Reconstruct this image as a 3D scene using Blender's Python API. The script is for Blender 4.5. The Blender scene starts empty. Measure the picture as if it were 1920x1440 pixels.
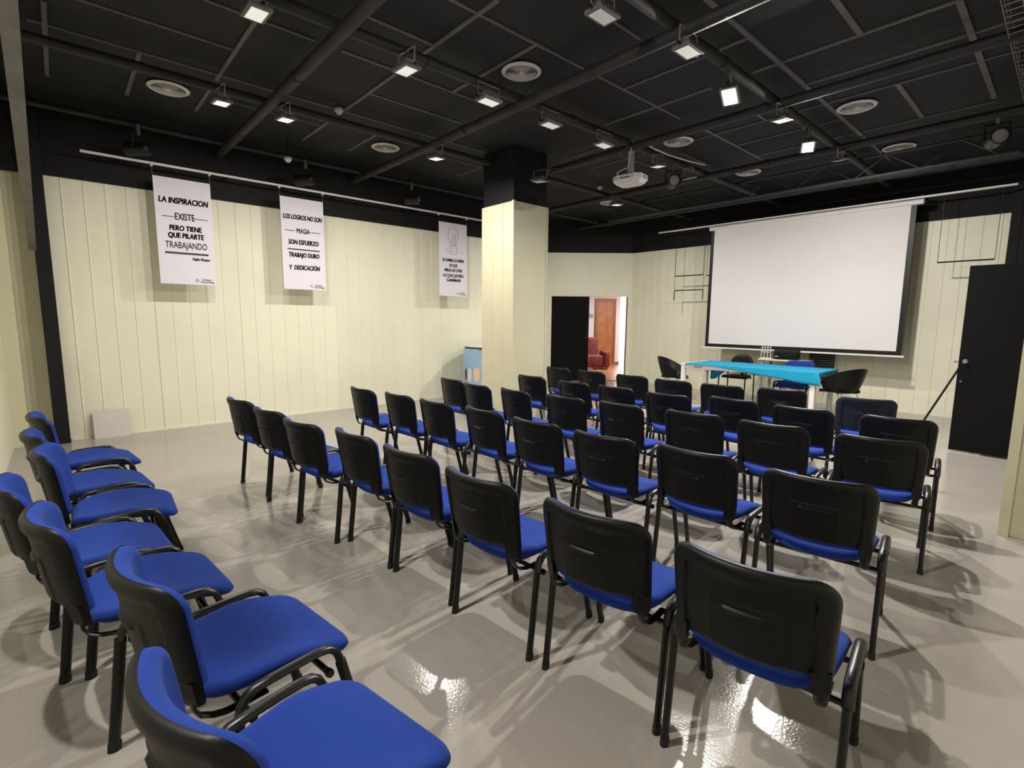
import bpy, bmesh, math, random
from math import sin, cos, pi, sqrt, radians, atan2
from mathutils import Vector, Matrix

random.seed(7)
SC = bpy.context.scene
COL = SC.collection

# ------------------------------------------------------------------ camera
CAM_H = 1.5
cam_data = bpy.data.cameras.new('camera')
cam = bpy.data.objects.new('camera', cam_data)
COL.objects.link(cam)
YAW, PITCH, ROLL = radians(-48.1), radians(7.38), radians(0.49)
fw = Vector((sin(YAW) * cos(PITCH), cos(YAW) * cos(PITCH), -sin(PITCH)))
rt = Vector((cos(YAW), -sin(YAW), 0))
up = rt.cross(fw)
r2 = rt * cos(ROLL) + up * sin(ROLL)
u2 = up * cos(ROLL) - rt * sin(ROLL)
cam.matrix_world = Matrix(((r2.x, u2.x, -fw.x, 0), (r2.y, u2.y, -fw.y, 0), (r2.z, u2.z, -fw.z, CAM_H), (0, 0, 0, 1)))
cam_data.sensor_fit = 'HORIZONTAL'
cam_data.sensor_width = 36
cam_data.lens = 36 * 940 / 1920
cam_data.clip_start = 0.02
SC.camera = cam

# ------------------------------------------------------------------ world, exposure
world = bpy.data.worlds.new('world')
SC.world = world
world.use_nodes = True
world.node_tree.nodes['Background'].inputs[0].default_value = (0.9, 0.95, 1, 1)
world.node_tree.nodes['Background'].inputs[1].default_value = 0.05
SC.view_settings.view_transform = 'Standard'
SC.view_settings.look = 'None'
SC.view_settings.gamma = 1
SC.view_settings.use_curve_mapping = False
SC.view_settings.exposure = 0.08
SC.cycles.max_bounces = 8
SC.cycles.diffuse_bounces = 5
SC.cycles.glossy_bounces = 3
SC.cycles.sample_clamp_indirect = 4
SC.cycles.use_denoising = True

# ------------------------------------------------------------------ lights (the flood lamps of the ceiling)
WARM = (1.0, 0.945, 0.87)


def area(name, loc, aim, power, size=(0.2, 0.14), color=WARM, spread=170):
    d = bpy.data.lights.new(name, 'AREA')
    d.shape = 'RECTANGLE'
    d.size, d.size_y = size
    d.energy = power
    d.color = color
    d.spread = radians(spread)
    o = bpy.data.objects.new(name, d)
    COL.objects.link(o)
    o.location = loc
    o.rotation_euler = (Vector(aim) - Vector(loc)).to_track_quat('-Z', 'Y').to_euler()
    return o


# (x, y, z of the lens, tilt to -x, tilt to -y, glow of the lens, power of its light)
FLOODS = [
    (-5.50, 1.28, 3.46, 0.12, 0, 0.95, 29),
    (-5.50, 1.85, 3.46, 0.12, 0, 0.95, 29),
    (-5.50, 3.64, 3.46, 0.12, 0, 0.9, 64),
    (-5.05, 5.00, 3.35, 0.1, 0, 0.1, 0),
    (-3.82, 1.13, 3.48, 0.05, 0, 0.6, 0),
    (-3.82, 2.25, 3.48, 0.05, 0, 0.6, 0),
    (-3.82, 3.11, 3.48, 0, 0, 0.55, 0),
    (-3.82, 3.93, 3.48, 0, 0, 0.4, 0),
    (-3.82, 4.81, 3.48, 0, 0, 0.4, 0),
    (-3.83, 5.96, 3.48, 0, -0.15, 0.5, 0),
    (-3.83, 6.76, 3.48, 0, -0.3, 0.5, 0),
    (-2.38, 2.94, 3.56, 0, 0, 0.1, 0),
    (-2.13, 3.64, 3.48, 0, 0, 0.3, 0),
    (-2.22, 4.52, 3.44, -0.1, 0.35, 60, 110),
    (-2.16, 5.52, 3.48, 0, -0.15, 0.6, 0),
    (-2.21, 6.42, 3.44, -0.1, 0.25, 60, 95),
    (-2.14, 7.35, 3.48, 0, -0.3, 0.7, 85),
    (-2.00, -0.15, 3.46, -0.29, -0.63, 5, 80),   # on the pipe above the camera, outside the picture
    (-5.48, 7.30, 3.46, 0, -0.1, 0.8, 92),
]
for fx, fy, fz, tx, ty, glow, pw in FLOODS:
    if pw:
        n = Vector((-tx, -ty, -1)).normalized()
        p = Vector((fx, fy, fz)) + n * 0.02
        area('flood_light_beam', p, p + n, pw, (0.09, 0.06), spread=180)


# ------------------------------------------------------------------ materials
def mat(name, color, rough=0.5, metal=0.0, spec=0.5, bump=0.0, bscale=200.0, vary=0.0, vscale=3.0, emit=None, estr=0.0, coat=0.0, bdist=0.002):
    m = bpy.data.materials.new(name)
    m.use_nodes = True
    nt = m.node_tree
    b = nt.nodes['Principled BSDF']
    b.inputs['Base Color'].default_value = (*color, 1)
    b.inputs['Roughness'].default_value = rough
    b.inputs['Metallic'].default_value = metal
    b.inputs['Specular IOR Level'].default_value = spec
    if coat:
        b.inputs['Coat Weight'].default_value = coat
        b.inputs['Coat Roughness'].default_value = 0.1
    tc = nt.nodes.new('ShaderNodeTexCoord')
    if bump:
        n = nt.nodes.new('ShaderNodeTexNoise')
        n.inputs['Scale'].default_value = bscale
        n.inputs['Detail'].default_value = 3
        nt.links.new(tc.outputs['Object'], n.inputs['Vector'])
        bp = nt.nodes.new('ShaderNodeBump')
        bp.inputs['Strength'].default_value = bump
        bp.inputs['Distance'].default_value = bdist
        nt.links.new(n.outputs['Fac'], bp.inputs['Height'])
        nt.links.new(bp.outputs['Normal'], b.inputs['Normal'])
    if vary:
        n = nt.nodes.new('ShaderNodeTexNoise')
        n.inputs['Scale'].default_value = vscale
        n.inputs['Detail'].default_value = 4
        nt.links.new(tc.outputs['Object'], n.inputs['Vector'])
        r = nt.nodes.new('ShaderNodeMapRange')
        r.inputs['From Min'].default_value = 0.3
        r.inputs['From Max'].default_value = 0.7
        r.inputs['To Min'].default_value = 1 - vary
        r.inputs['To Max'].default_value = 1 + vary
        nt.links.new(n.outputs['Fac'], r.inputs['Value'])
        mx = nt.nodes.new('ShaderNodeVectorMath')
        mx.operation = 'SCALE'
        mx.inputs[0].default_value = color
        nt.links.new(r.outputs['Result'], mx.inputs['Scale'])
        nt.links.new(mx.outputs[0], b.inputs['Base Color'])
    if emit:
        b.inputs['Emission Color'].default_value = (*emit, 1)
        b.inputs['Emission Strength'].default_value = estr
    return m


M = {}
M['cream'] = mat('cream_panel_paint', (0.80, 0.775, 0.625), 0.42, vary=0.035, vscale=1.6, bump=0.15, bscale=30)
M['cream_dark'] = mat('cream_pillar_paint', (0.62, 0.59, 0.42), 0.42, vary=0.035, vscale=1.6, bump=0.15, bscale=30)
M['black_wall'] = mat('black_wall_paint', (0.006, 0.006, 0.0075), 0.7, spec=0.3, vary=0.15, vscale=2)
M['black_ceiling'] = mat('black_ceiling_panel', (0.0165, 0.016, 0.0175), 0.75, spec=0.25, vary=0.3, vscale=1.5)
M['strip'] = mat('grey_joint_strip', (0.105, 0.10, 0.10), 0.6, spec=0.3, vary=0.15, vscale=4)
M['pipe'] = mat('dark_pipe_paint', (0.026, 0.025, 0.026), 0.6, spec=0.3, vary=0.2, vscale=6)
M['black_metal'] = mat('black_metal', (0.005, 0.005, 0.0055), 0.45, spec=0.35)
M['steel'] = mat('dull_steel', (0.20, 0.19, 0.18), 0.45, metal=0.6, vary=0.2, vscale=5)
M['chrome'] = mat('chrome', (0.7, 0.7, 0.7), 0.2, metal=1.0)
M['white_metal'] = mat('white_painted_metal', (0.72, 0.71, 0.69), 0.4)
M['white_plastic'] = mat('white_plastic', (0.62, 0.60, 0.56), 0.4)
M['shell'] = mat('black_moulded_plastic', (0.0040, 0.0040, 0.0040), 0.42, spec=0.25, bump=0.25, bscale=900, bdist=0.0006)
M['tube'] = mat('black_lacquered_tube', (0.004, 0.004, 0.004), 0.35, spec=0.4)
M['cap'] = mat('black_rubbed_rail_cover', (0.010, 0.010, 0.011), 0.34)
M['navy'] = mat('navy_fabric_back', (0.004, 0.008, 0.022), 0.9)
M['door_black'] = mat('black_door_paint', (0.003, 0.003, 0.0035), 0.7, spec=0.15, vary=0.1)
M['screen'] = mat('projection_screen_cloth', (0.70, 0.675, 0.68), 0.9)
M['paper'] = mat('poster_paper', (0.72, 0.69, 0.76), 0.6, bump=0.25, bscale=3, bdist=0.01)
M['ink'] = mat('dark_ink', (0.028, 0.012, 0.03), 0.7)
M['ink_light'] = mat('thin_grey_ink', (0.22, 0.2, 0.24), 0.7)
M['cloth'] = mat('turquoise_tablecloth', (0.0, 0.27, 0.47), 0.85, bump=0.3, bscale=400)
M['grey_plastic'] = mat('grey_plastic', (0.3, 0.3, 0.29), 0.5)
M['wood'] = mat('brown_wood', (0.36, 0.14, 0.045), 0.45, vary=0.2, vscale=5)
M['wood_dark'] = mat('reddish_wood_trim', (0.25, 0.085, 0.03), 0.45)
M['armchair'] = mat('burgundy_patterned_upholstery', (0.16, 0.035, 0.03), 0.9, vary=0.6, vscale=25)
M['white_wall'] = mat('white_wall_paint', (0.72, 0.68, 0.70), 0.7)
M['light_blue'] = mat('light_blue_print', (0.32, 0.50, 0.68), 0.4, vary=0.08, vscale=4)
M['peach'] = mat('peach_print', (0.80, 0.58, 0.36), 0.5)
M['pale_print'] = mat('pale_lilac_print', (0.72, 0.68, 0.72), 0.5)
M['brown_print'] = mat('brown_print', (0.10, 0.05, 0.04), 0.5)
M['green'] = mat('pale_green_print', (0.42, 0.62, 0.36), 0.6)
M['board'] = mat('white_board', (0.62, 0.575, 0.55), 0.45)
M['housing'] = mat('grey_lamp_housing', (0.10, 0.10, 0.098), 0.5)
M['rubber'] = mat('black_rubber', (0.007, 0.007, 0.007), 0.7)
M['glass_lens'] = mat('spot_glass', (0.3, 0.3, 0.3), 0.1, spec=1.0)


def fabric(name, color):
    m = mat(name, color, 0.95, spec=0.15, bump=0.5, bscale=1100, bdist=0.0006)
    b = m.node_tree.nodes['Principled BSDF']
    b.inputs['Sheen Weight'].default_value = 0.15
    b.inputs['Sheen Tint'].default_value = (0.3, 0.45, 1, 1)
    return m


M['blue'] = fabric('royal_blue_fabric', (0.0145, 0.042, 0.26))


def floor_mat():
    m = bpy.data.materials.new('grey_resin_floor')
    m.use_nodes = True
    nt = m.node_tree
    L = nt.links
    b = nt.nodes['Principled BSDF']
    tc = nt.nodes.new('ShaderNodeTexCoord')
    n1 = nt.nodes.new('ShaderNodeTexNoise')
    n1.inputs['Scale'].default_value = 0.9
    n1.inputs['Detail'].default_value = 5
    L.new(tc.outputs['Object'], n1.inputs['Vector'])
    cr = nt.nodes.new('ShaderNodeValToRGB')
    cr.color_ramp.elements[0].position = 0.3
    cr.color_ramp.elements[0].color = (0.320, 0.295, 0.268, 1)
    cr.color_ramp.elements[1].position = 0.7
    cr.color_ramp.elements[1].color = (0.362, 0.336, 0.308, 1)
    L.new(n1.outputs['Fac'], cr.inputs['Fac'])
    L.new(cr.outputs['Color'], b.inputs['Base Color'])
    n2 = nt.nodes.new('ShaderNodeTexNoise')
    n2.inputs['Scale'].default_value = 2.2
    n2.inputs['Detail'].default_value = 6
    L.new(tc.outputs['Object'], n2.inputs['Vector'])
    mr = nt.nodes.new('ShaderNodeMapRange')
    mr.inputs['From Min'].default_value = 0.35
    mr.inputs['From Max'].default_value = 0.65
    mr.inputs['To Min'].default_value = 0.085
    mr.inputs['To Max'].default_value = 0.16
    L.new(n2.outputs['Fac'], mr.inputs['Value'])
    L.new(mr.outputs['Result'], b.inputs['Roughness'])
    n3 = nt.nodes.new('ShaderNodeTexNoise')
    n3.inputs['Scale'].default_value = 90
    n3.inputs['Detail'].default_value = 3
    L.new(tc.outputs['Object'], n3.inputs['Vector'])
    bp = nt.nodes.new('ShaderNodeBump')
    bp.inputs['Strength'].default_value = 0.5
    bp.inputs['Distance'].default_value = 0.0009
    L.new(n3.outputs['Fac'], bp.inputs['Height'])
    L.new(bp.outputs['Normal'], b.inputs['Normal'])
    b.inputs['Specular IOR Level'].default_value = 0.5
    return m


M['floor'] = floor_mat()


def lens_mat(name, strength, color=(1.0, 0.95, 0.86)):
    return mat(name, (0.5, 0.5, 0.48), 0.4, emit=color, estr=strength)


# ------------------------------------------------------------------ mesh helpers
class MB:
    """collects shapes; build() links them as one mesh object"""

    def __init__(s):
        s.v, s.f, s.m = [], [], []

    def add(s, vs, fs, mi=0):
        o = len(s.v)
        s.v += [tuple(v) for v in vs]
        s.f += [tuple(i + o for i in f) for f in fs]
        s.m += [mi] * len(fs)
        return s

    def box(s, x0, x1, y0, y1, z0, z1, mi=0):
        vs = [(x, y, z) for x in (x0, x1) for y in (y0, y1) for z in (z0, z1)]
        return s.add(vs, [(0, 1, 3, 2), (4, 6, 7, 5), (0, 4, 5, 1), (2, 3, 7, 6), (0, 2, 6, 4), (1, 5, 7, 3)], mi)

    def rbox(s, x0, x1, y0, y1, z0, z1, r=0.01, seg=3, mi=0):
        bm = bmesh.new()
        bmesh.ops.create_cube(bm, size=1)
        for v in bm.verts:
            v.co = ((x0 + x1) / 2 + v.co.x * (x1 - x0), (y0 + y1) / 2 + v.co.y * (y1 - y0), (z0 + z1) / 2 + v.co.z * (z1 - z0))
        bmesh.ops.bevel(bm, geom=bm.edges[:], offset=r, segments=seg, affect='EDGES', profile=0.5)
        bm.verts.index_update()
        s.add([v.co[:] for v in bm.verts], [[v.index for v in f.verts] for f in bm.faces], mi)
        bm.free()
        return s

    def tube(s, pts, r, seg=10, r2=None, upv=None, mi=0, closed=False):
        """r: radius along the side vector, r2: radius along the other (oval tube)"""
        pts = [Vector(p) for p in pts]
        r2 = r if r2 is None else r2
        n = len(pts)
        rings = []
        side = None
        for i, p in enumerate(pts):
            if closed:
                t = (pts[(i + 1) % n] - pts[i - 1]).normalized()
            else:
                t = (pts[min(i + 1, n - 1)] - pts[max(i - 1, 0)]).normalized()
            if upv is not None:
                a = Vector(upv)
                a = (a - t * a.dot(t)).normalized()
            elif side is None:
                a = Vector((1, 0, 0)) if abs(t.x) < 0.8 else Vector((0, 1, 0))
                a = (a - t * a.dot(t)).normalized()
            else:
                a = (side - t * side.dot(t)).normalized()
            side = a
            b = t.cross(a)
            rings.append([p + a * (r * cos(2 * pi * k / seg)) + b * (r2 * sin(2 * pi * k / seg)) for k in range(seg)])
        vs = [v for q in rings for v in q]
        fs = []
        for i in range(n if closed else n - 1):
            j = (i + 1) % n
            for k in range(seg):
                k2 = (k + 1) % seg
                fs.append((i * seg + k, i * seg + k2, j * seg + k2, j * seg + k))
        if not closed:
            fs.append(tuple(range(seg - 1, -1, -1)))
            fs.append(tuple((n - 1) * seg + k for k in range(seg)))
        return s.add(vs, fs, mi)

    def lathe(s, prof, c=(0, 0, 0), seg=32, mi=0, axis='z'):
        vs, fs = [], []
        n = len(prof)
        for k in range(seg):
            a = 2 * pi * k / seg
            for rr, z in prof:
                if axis == 'z':
                    vs.append((c[0] + rr * cos(a), c[1] + rr * sin(a), c[2] + z))
                elif axis == 'x':
                    vs.append((c[0] + z, c[1] + rr * cos(a), c[2] + rr * sin(a)))
                else:
                    vs.append((c[0] + rr * sin(a), c[1] + z, c[2] + rr * cos(a)))
        for k in range(seg):
            k2 = (k + 1) % seg
            for i in range(n - 1):
                fs.append((k * n + i, k2 * n + i, k2 * n + i + 1, k * n + i + 1))
        return s.add(vs, fs, mi)

    def build(s, name, m, parent=None, smooth=False, loc=None, rot=None, angle=35):
        me = bpy.data.meshes.new(name)
        me.from_pydata(s.v, [], s.f)
        ms = m if isinstance(m, (list, tuple)) else [m]
        for q in ms:
            me.materials.append(q)
        for p, i in zip(me.polygons, s.m):
            p.material_index = i
        bm = bmesh.new()
        bm.from_mesh(me)
        bmesh.ops.remove_doubles(bm, verts=bm.verts, dist=1e-6)
        bmesh.ops.recalc_face_normals(bm, faces=bm.faces)
        bm.to_mesh(me)
        bm.free()
        if smooth:
            me.polygons.foreach_set('use_smooth', [True] * len(me.polygons))
            me.set_sharp_from_angle(angle=radians(angle))
        me.update()
        o = bpy.data.objects.new(name, me)
        COL.objects.link(o)
        if parent is not None:
            o.parent = parent
        if loc is not None:
            o.location = loc
        if rot is not None:
            o.rotation_euler = rot
        return o


def tag(o, label=None, cat=None, group=None, kind=None):
    if label:
        o['label'] = label
    if cat:
        o['category'] = cat
    if group:
        o['group'] = group
    if kind:
        o['kind'] = kind
    return o


def thing(name, label, cat, loc=(0, 0, 0), rz=0.0, group=None):
    o = bpy.data.objects.new(name, None)
    o.empty_display_size = 0.1
    COL.objects.link(o)
    o.location = loc
    o.rotation_euler = (0, 0, rz)
    return tag(o, label, cat, group)


def struct(name, mb, m, **k):
    return tag(mb.build(name, m, **k), kind='structure')


def copy_tree(o, parent=None):
    c = o.copy()
    COL.objects.link(c)
    if parent is not None:
        c.parent = parent
        c.matrix_parent_inverse = o.matrix_parent_inverse.copy()
    for ch in list(KIDS.get(o.name, [])):
        copy_tree(ch, c)
    return c


KIDS = {}


def index_kids(root):
    """children lists, taken once so that copying stays quick"""
    KIDS[root.name] = list(root.children)
    for c in root.children:
        index_kids(c)


def arc(c, r, a0, a1, n, plane='yz', x=0.0):
    out = []
    for i in range(n + 1):
        a = a0 + (a1 - a0) * i / n
        if plane == 'yz':
            out.append((x, c[0] + r * cos(a), c[1] + r * sin(a)))
    return out


def profile_wall(along, fixed, s0, s1, z0, z1, pitch, origin, normal, relief=0.006, w=0.010, joints=(), depth=0.12):
    """panelled wall: long face with a narrow raised rib at every panel edge; joints are open grooves.
    along: 'x' or 'y'. normal: +1 / -1 = side of the room on the other axis."""
    pts = [(s0, 0.0)]
    k = math.ceil((s0 - origin) / pitch)
    while origin + k * pitch < s1 - 0.02:
        c = origin + k * pitch
        if c > s0 + 0.02:
            if k in joints:
                pts += [(c - 0.004, 0), (c - 0.003, -0.012), (c + 0.003, -0.012), (c + 0.004, 0)]
            else:
                pts += [(c - w, 0), (c - w * 0.3, relief), (c + w * 0.3, relief), (c + w, 0)]
        k += 1
    pts.append((s1, 0.0))
    poly = pts + [(s1, -depth), (s0, -depth)]
    vs, fs = [], []
    for z in (z0, z1):
        for s, d in poly:
            q = fixed + normal * d
            vs.append((s, q, z) if along == 'x' else (q, s, z))
    n = len(poly)
    for i in range(n):
        j = (i + 1) % n
        fs.append((i, j, n + j, n + i))
    fs.append(tuple(range(n)))
    fs.append(tuple(range(n, 2 * n)))
    return MB().add(vs, fs)


# ------------------------------------------------------------------ setting
WZ = 3.07      # top of the cream panels
CZ = 3.85      # black ceiling
XL = -7.95     # left wall
YF = 10.45     # front wall
U = Vector((0.668, 0.744, 0)).normalized()
V = Vector((-0.744, 0.668, 0)).normalized()
Q0 = Vector((-7.3, YF, 0))

struct('floor', MB().box(-9.3, 1.6, -1.2, 10.9, -0.1, 0), M['floor'])
# the hall beyond the door has its own floor, see below
struct('ceiling', MB().box(-9.3, 1.6, -1.2, 11.6, CZ, CZ + 0.1), M['black_ceiling'])

wl = profile_wall('y', XL, -0.02, 7.3, 0, WZ, 0.2, -0.07, 1, joints=(5, 10))
struct('wall_left', wl, M['cream'])
struct('wall_left_band', MB().box(XL - 0.12, XL + 0.03, -0.45, 7.3, WZ, CZ).box(-9.25, XL - 0.12, 7.2, 7.3, WZ, CZ).box(-9.3, -9.2, 7.3, 9.4, WZ, CZ), M['black_wall'])
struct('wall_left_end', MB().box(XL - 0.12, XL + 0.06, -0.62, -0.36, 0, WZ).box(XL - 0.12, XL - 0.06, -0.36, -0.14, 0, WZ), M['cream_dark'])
struct('wall_left_return', MB().box(-9.25, XL - 0.12, 7.2, 7.3, 0, WZ).box(-9.3, -9.2, 7.3, 9.4, 0, WZ), M['cream'])
struct('wall_front', profile_wall('x', YF, -7.3, 1.5, 0, WZ + 0.03, 0.2, -7.27, -1, joints=(28, 29, 31)), M['cream'])
struct('wall_front_band', MB().box(-7.3, 1.5, YF - 0.03, YF + 0.12, WZ + 0.03, CZ), M['black_wall'])
struct('wall_back', MB().box(-8.1, 1.5, -0.62, -0.5, 0, WZ), M['cream'])
struct('wall_back_band', MB().box(-8.1, 1.5, -0.62, -0.5, WZ, CZ), M['black_wall'])
struct('wall_right', MB().box(1.4, 1.5, -0.5, YF, 0, WZ), M['cream'])
struct('wall_right_band', MB().box(1.4, 1.5, -0.5, YF, WZ, CZ), M['black_wall'])
struct('trim_1', MB().box(XL + 0.001, XL + 0.012, 0.0, 7.3, 0.0, 0.025), M['cream'])
struct('trim_2', MB().box(-7.3, -0.8, YF - 0.012, YF - 0.001, 0.0, 0.025), M['cream'])
# black post beside the left wall, up to the ceiling
struct('wall_left_post', MB().box(XL - 0.02, XL + 0.15, -0.145, -0.012, 0, CZ), M['black_wall'])
# black corner at the right end of the front wall
struct('wall_front_corner', MB().box(-0.78, -0.2, YF - 0.12, YF, 0, CZ), M['black_wall'])

# diagonal wall with the doorway (local frame: x along U, y into the hall)
diag = bpy.data.objects.new('wall_diagonal', None)
COL.objects.link(diag)
diag.location = Q0
diag.rotation_euler = (0, 0, atan2(U.y, U.x))
tag(diag, kind='structure')


def dg(px):  # along the wall measured from the front-wall corner, negative to the left
    return px


DW0, DW1 = -1.95, -0.09     # doorway
DH = 2.07
mbd = MB()
mbd.box(-2.75, DW0, 0, 0.1, 0, WZ + 0.03)
mbd.box(DW1, 0.05, 0, 0.1, 0, WZ + 0.03)
mbd.box(DW0, DW1, 0, 0.1, DH, WZ + 0.03)
for i in range(10):
    x = -2.3 + 0.25 * i
    z0 = DH if DW0 < x < DW1 else 0
    mbd.box(x - 0.004, x + 0.004, -0.005, 0.0, z0, WZ + 0.03)
mbd.box(DW0 - 0.02, DW1 + 0.02, -0.012, 0.0, DH, DH + 0.02)
mbd.build('wall_panel', M['cream'], diag)
MB().box(-2.75, 0.05, -0.02, 0.1, WZ + 0.03, CZ).build('wall_band', M['black_wall'], diag)


def emp(name, parent_frame, off, rz=0):
    p = Q0 + U * off[0] + V * off[1] + Vector((0, 0, off[2]))
    return p, atan2(U.y, U.x) + rz


# door_1: closed black leaf
d1 = bpy.data.objects.new('door_1', None)
COL.objects.link(d1)
tag(d1, kind='structure')
d1.location, rzz = emp('', diag, (DW0, 0.05, 0))
d1.rotation_euler = (0, 0, rzz)
MB().box(0.0, 0.93, 0, 0.045, 0.01, DH - 0.01).build('door_leaf', M['door_black'], d1)
MB().tube([(0.78, -0.045, 1.05), (0.9, -0.05, 1.06)], 0.009).tube([(0.88, 0, 1.06), (0.88, -0.05, 1.06)], 0.011).rbox(0.86, 0.905, -0.012, 0, 0.98, 1.14, 0.004).build('door_handle', M['black_metal'], d1, smooth=True)
# door_2: second leaf, swung open into the hall
d2 = bpy.data.objects.new('door_2', None)
COL.objects.link(d2)
tag(d2, kind='structure')
d2.location, rzz = emp('', diag, (DW1, 0.06, 0))
d2.rotation_euler = (0, 0, rzz + radians(77.5))
MB().box(0.0, 0.9, -0.02, 0.02, 0.01, DH - 0.01).build('door_leaf', M['door_black'], d2)

# hall beyond, in the same frame
hall = bpy.data.objects.new('wall_hall', None)
COL.objects.link(hall)
tag(hall, kind='structure')
hall.location = Q0
hall.rotation_euler = (0, 0, atan2(U.y, U.x))
HW = 4.6     # distance of the hall wall
MB().box(-4.5, 0.70, HW, HW + 0.12, 0, 2.7).box(-3.2, -3.1, 0.1, HW, 0, 2.7).build('wall_panel', M['white_wall'], hall)
MB().box(0.3, 3.2, 12.0, 12.1, 0, 2.7).box(3.2, 3.3, 0.4, 12, 0, 2.7).box(0.58, 0.70, HW + 0.12, 12, 0, 2.7).build('far_wall', M['white_wall'], hall)
MB().box(-3.2, 3.3, 0.1, 12.1, 2.7, 2.75).build('hall_ceiling', M['white_wall'], hall)
MB().box(0.58, 0.70, HW - 0.015, HW, 0, 0.09).box(0.70, 0.715, HW - 0.015, HW + 0.12, 0, 0.09).build('skirting', M['wood_dark'], hall)
MB().box(0.62, 1.0, 11.98, 12.0, 0, 0.1).build('far_skirting', M['wood_dark'], hall)


def laminate():
    m = mat('laminate_floor', (0.45, 0.2, 0.1), 0.25)
    nt = m.node_tree
    b = nt.nodes['Principled BSDF']
    tc = nt.nodes.new('ShaderNodeTexCoord')
    br = nt.nodes.new('ShaderNodeTexBrick')
    br.inputs['Color1'].default_value = (0.44, 0.20, 0.10, 1)
    br.inputs['Color2'].default_value = (0.36, 0.16, 0.08, 1)
    br.inputs['Mortar'].default_value = (0.22, 0.1, 0.05, 1)
    br.inputs['Scale'].default_value = 1.0
    br.inputs['Brick Width'].default_value = 1.2
    br.inputs['Row Height'].default_value = 0.12
    br.inputs['Mortar Size'].default_value = 0.004
    nt.links.new(tc.outputs['Object'], br.inputs['Vector'])
    nt.links.new(br.outputs['Color'], b.inputs['Base Color'])
    return m


M['laminate'] = laminate()
hf = MB().box(-3.2, 3.3, 0.0, 12.1, -0.09, 0.004).build('floor_hall', M['laminate'])
hf.location = Q0
hf.rotation_euler = hall.rotation_euler
tag(hf, kind='structure')
struct('trim_3', MB().box(DW0, DW1, -0.02, 0.08, 0, 0.012), M['black_metal'], loc=Q0, rot=hall.rotation_euler)
# wooden door in the hall wall
d3 = bpy.data.objects.new('door_3', None)
COL.objects.link(d3)
tag(d3, kind='structure')
d3.location, rzz = emp('', hall, (0.22, HW, 0))
d3.rotation_euler = (0, 0, rzz)
MB().box(-0.34, 0.28, -0.03, 0.0, 0, 2.13).build('door_leaf', M['wood'], d3)
MB().box(-0.36, -0.28, -0.06, 0, 0, 2.21).box(0.26, 0.34, -0.06, 0, 0, 2.21).box(-0.28, 0.26, -0.06, 0, 2.12, 2.21).build('door_frame', M['wood_dark'], d3)
MB().box(-0.28, -0.14, -0.055, -0.03, 0, 2.1).box(0.04, 0.1, -0.045, -0.03, 0, 2.05).build('door_moulding', M['wood'], d3)
# bright room: lamps of the hall (ordinary ceiling panels)
hp, _ = emp('', hall, (0.6, 2.3, 2.66))
area('hall_lamp', hp, hp - Vector((0, 0, 1)), 130, (1.2, 0.6), (1, 0.97, 0.95), 180)
hp, _ = emp('', hall, (1.6, 9.0, 2.66))
area('hall_lamp', hp, hp - Vector((0, 0, 1)), 420, (1.5, 1.5), (1, 0.98, 0.96), 180)

# pillar
PX0, PX1, PY0, PY1 = -6.0, -5.3, 4.76, 5.43
mp = MB().box(PX0, PX1, PY0, PY1, 0, WZ + 0.04)
for x in (PX0 + 0.25, PX0 + 0.47):
    mp.box(x - 0.006, x + 0.006, PY0 - 0.006, PY0, 0, WZ + 0.04)
mp.box(PX1 - 0.03, PX1 + 0.008, PY0 - 0.008, PY0 + 0.03, 0, WZ + 0.05)
mp.box(PX1 - 0.03, PX1 + 0.008, PY1 - 0.03, PY1 + 0.004, 0, WZ + 0.04)
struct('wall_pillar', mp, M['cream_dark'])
struct('wall_pillar_band', MB().box(PX0 + 0.03, PX1 - 0.01, PY0 + 0.01, PY1 - 0.03, WZ + 0.04, CZ), M['black_wall'])

# right foreground pillar
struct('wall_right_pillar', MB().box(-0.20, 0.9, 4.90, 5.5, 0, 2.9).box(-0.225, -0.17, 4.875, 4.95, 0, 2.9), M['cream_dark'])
# partition behind the pillar that carries the black door
struct('wall_right_partition', MB().box(-0.02, 1.4, 7.7, 7.8, 0, 2.9), M['black_wall'])
struct('wall_right_header', MB().box(-0.2, 1.4, 4.92, 5.5, 2.9, CZ), M['black_wall'])

# door_4: open black door on the right
d4 = bpy.data.objects.new('door_4', None)
COL.objects.link(d4)
tag(d4, kind='structure')
d4.location = (-0.03, 7.72, 0)
MB().box(-0.83, 0.0, -0.02, 0.02, 0.02, 2.14).build('door_leaf', M['door_black'], d4)
MB().lathe([(0.0, -0.055), (0.02, -0.055), (0.024, -0.04), (0.018, -0.03), (0.012, -0.022), (0.026, -0.021), (0.026, -0.014), (0, -0.014)], (-0.775, 0, 1.06), 20, axis='y').build('door_knob', M['chrome'], d4, smooth=True)
MB().lathe([(0.0, -0.03), (0.012, -0.03), (0.014, -0.02)], (-0.79, 0, 0.83), 16, axis='y').build('door_lock', M['chrome'], d4, smooth=True)

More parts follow.
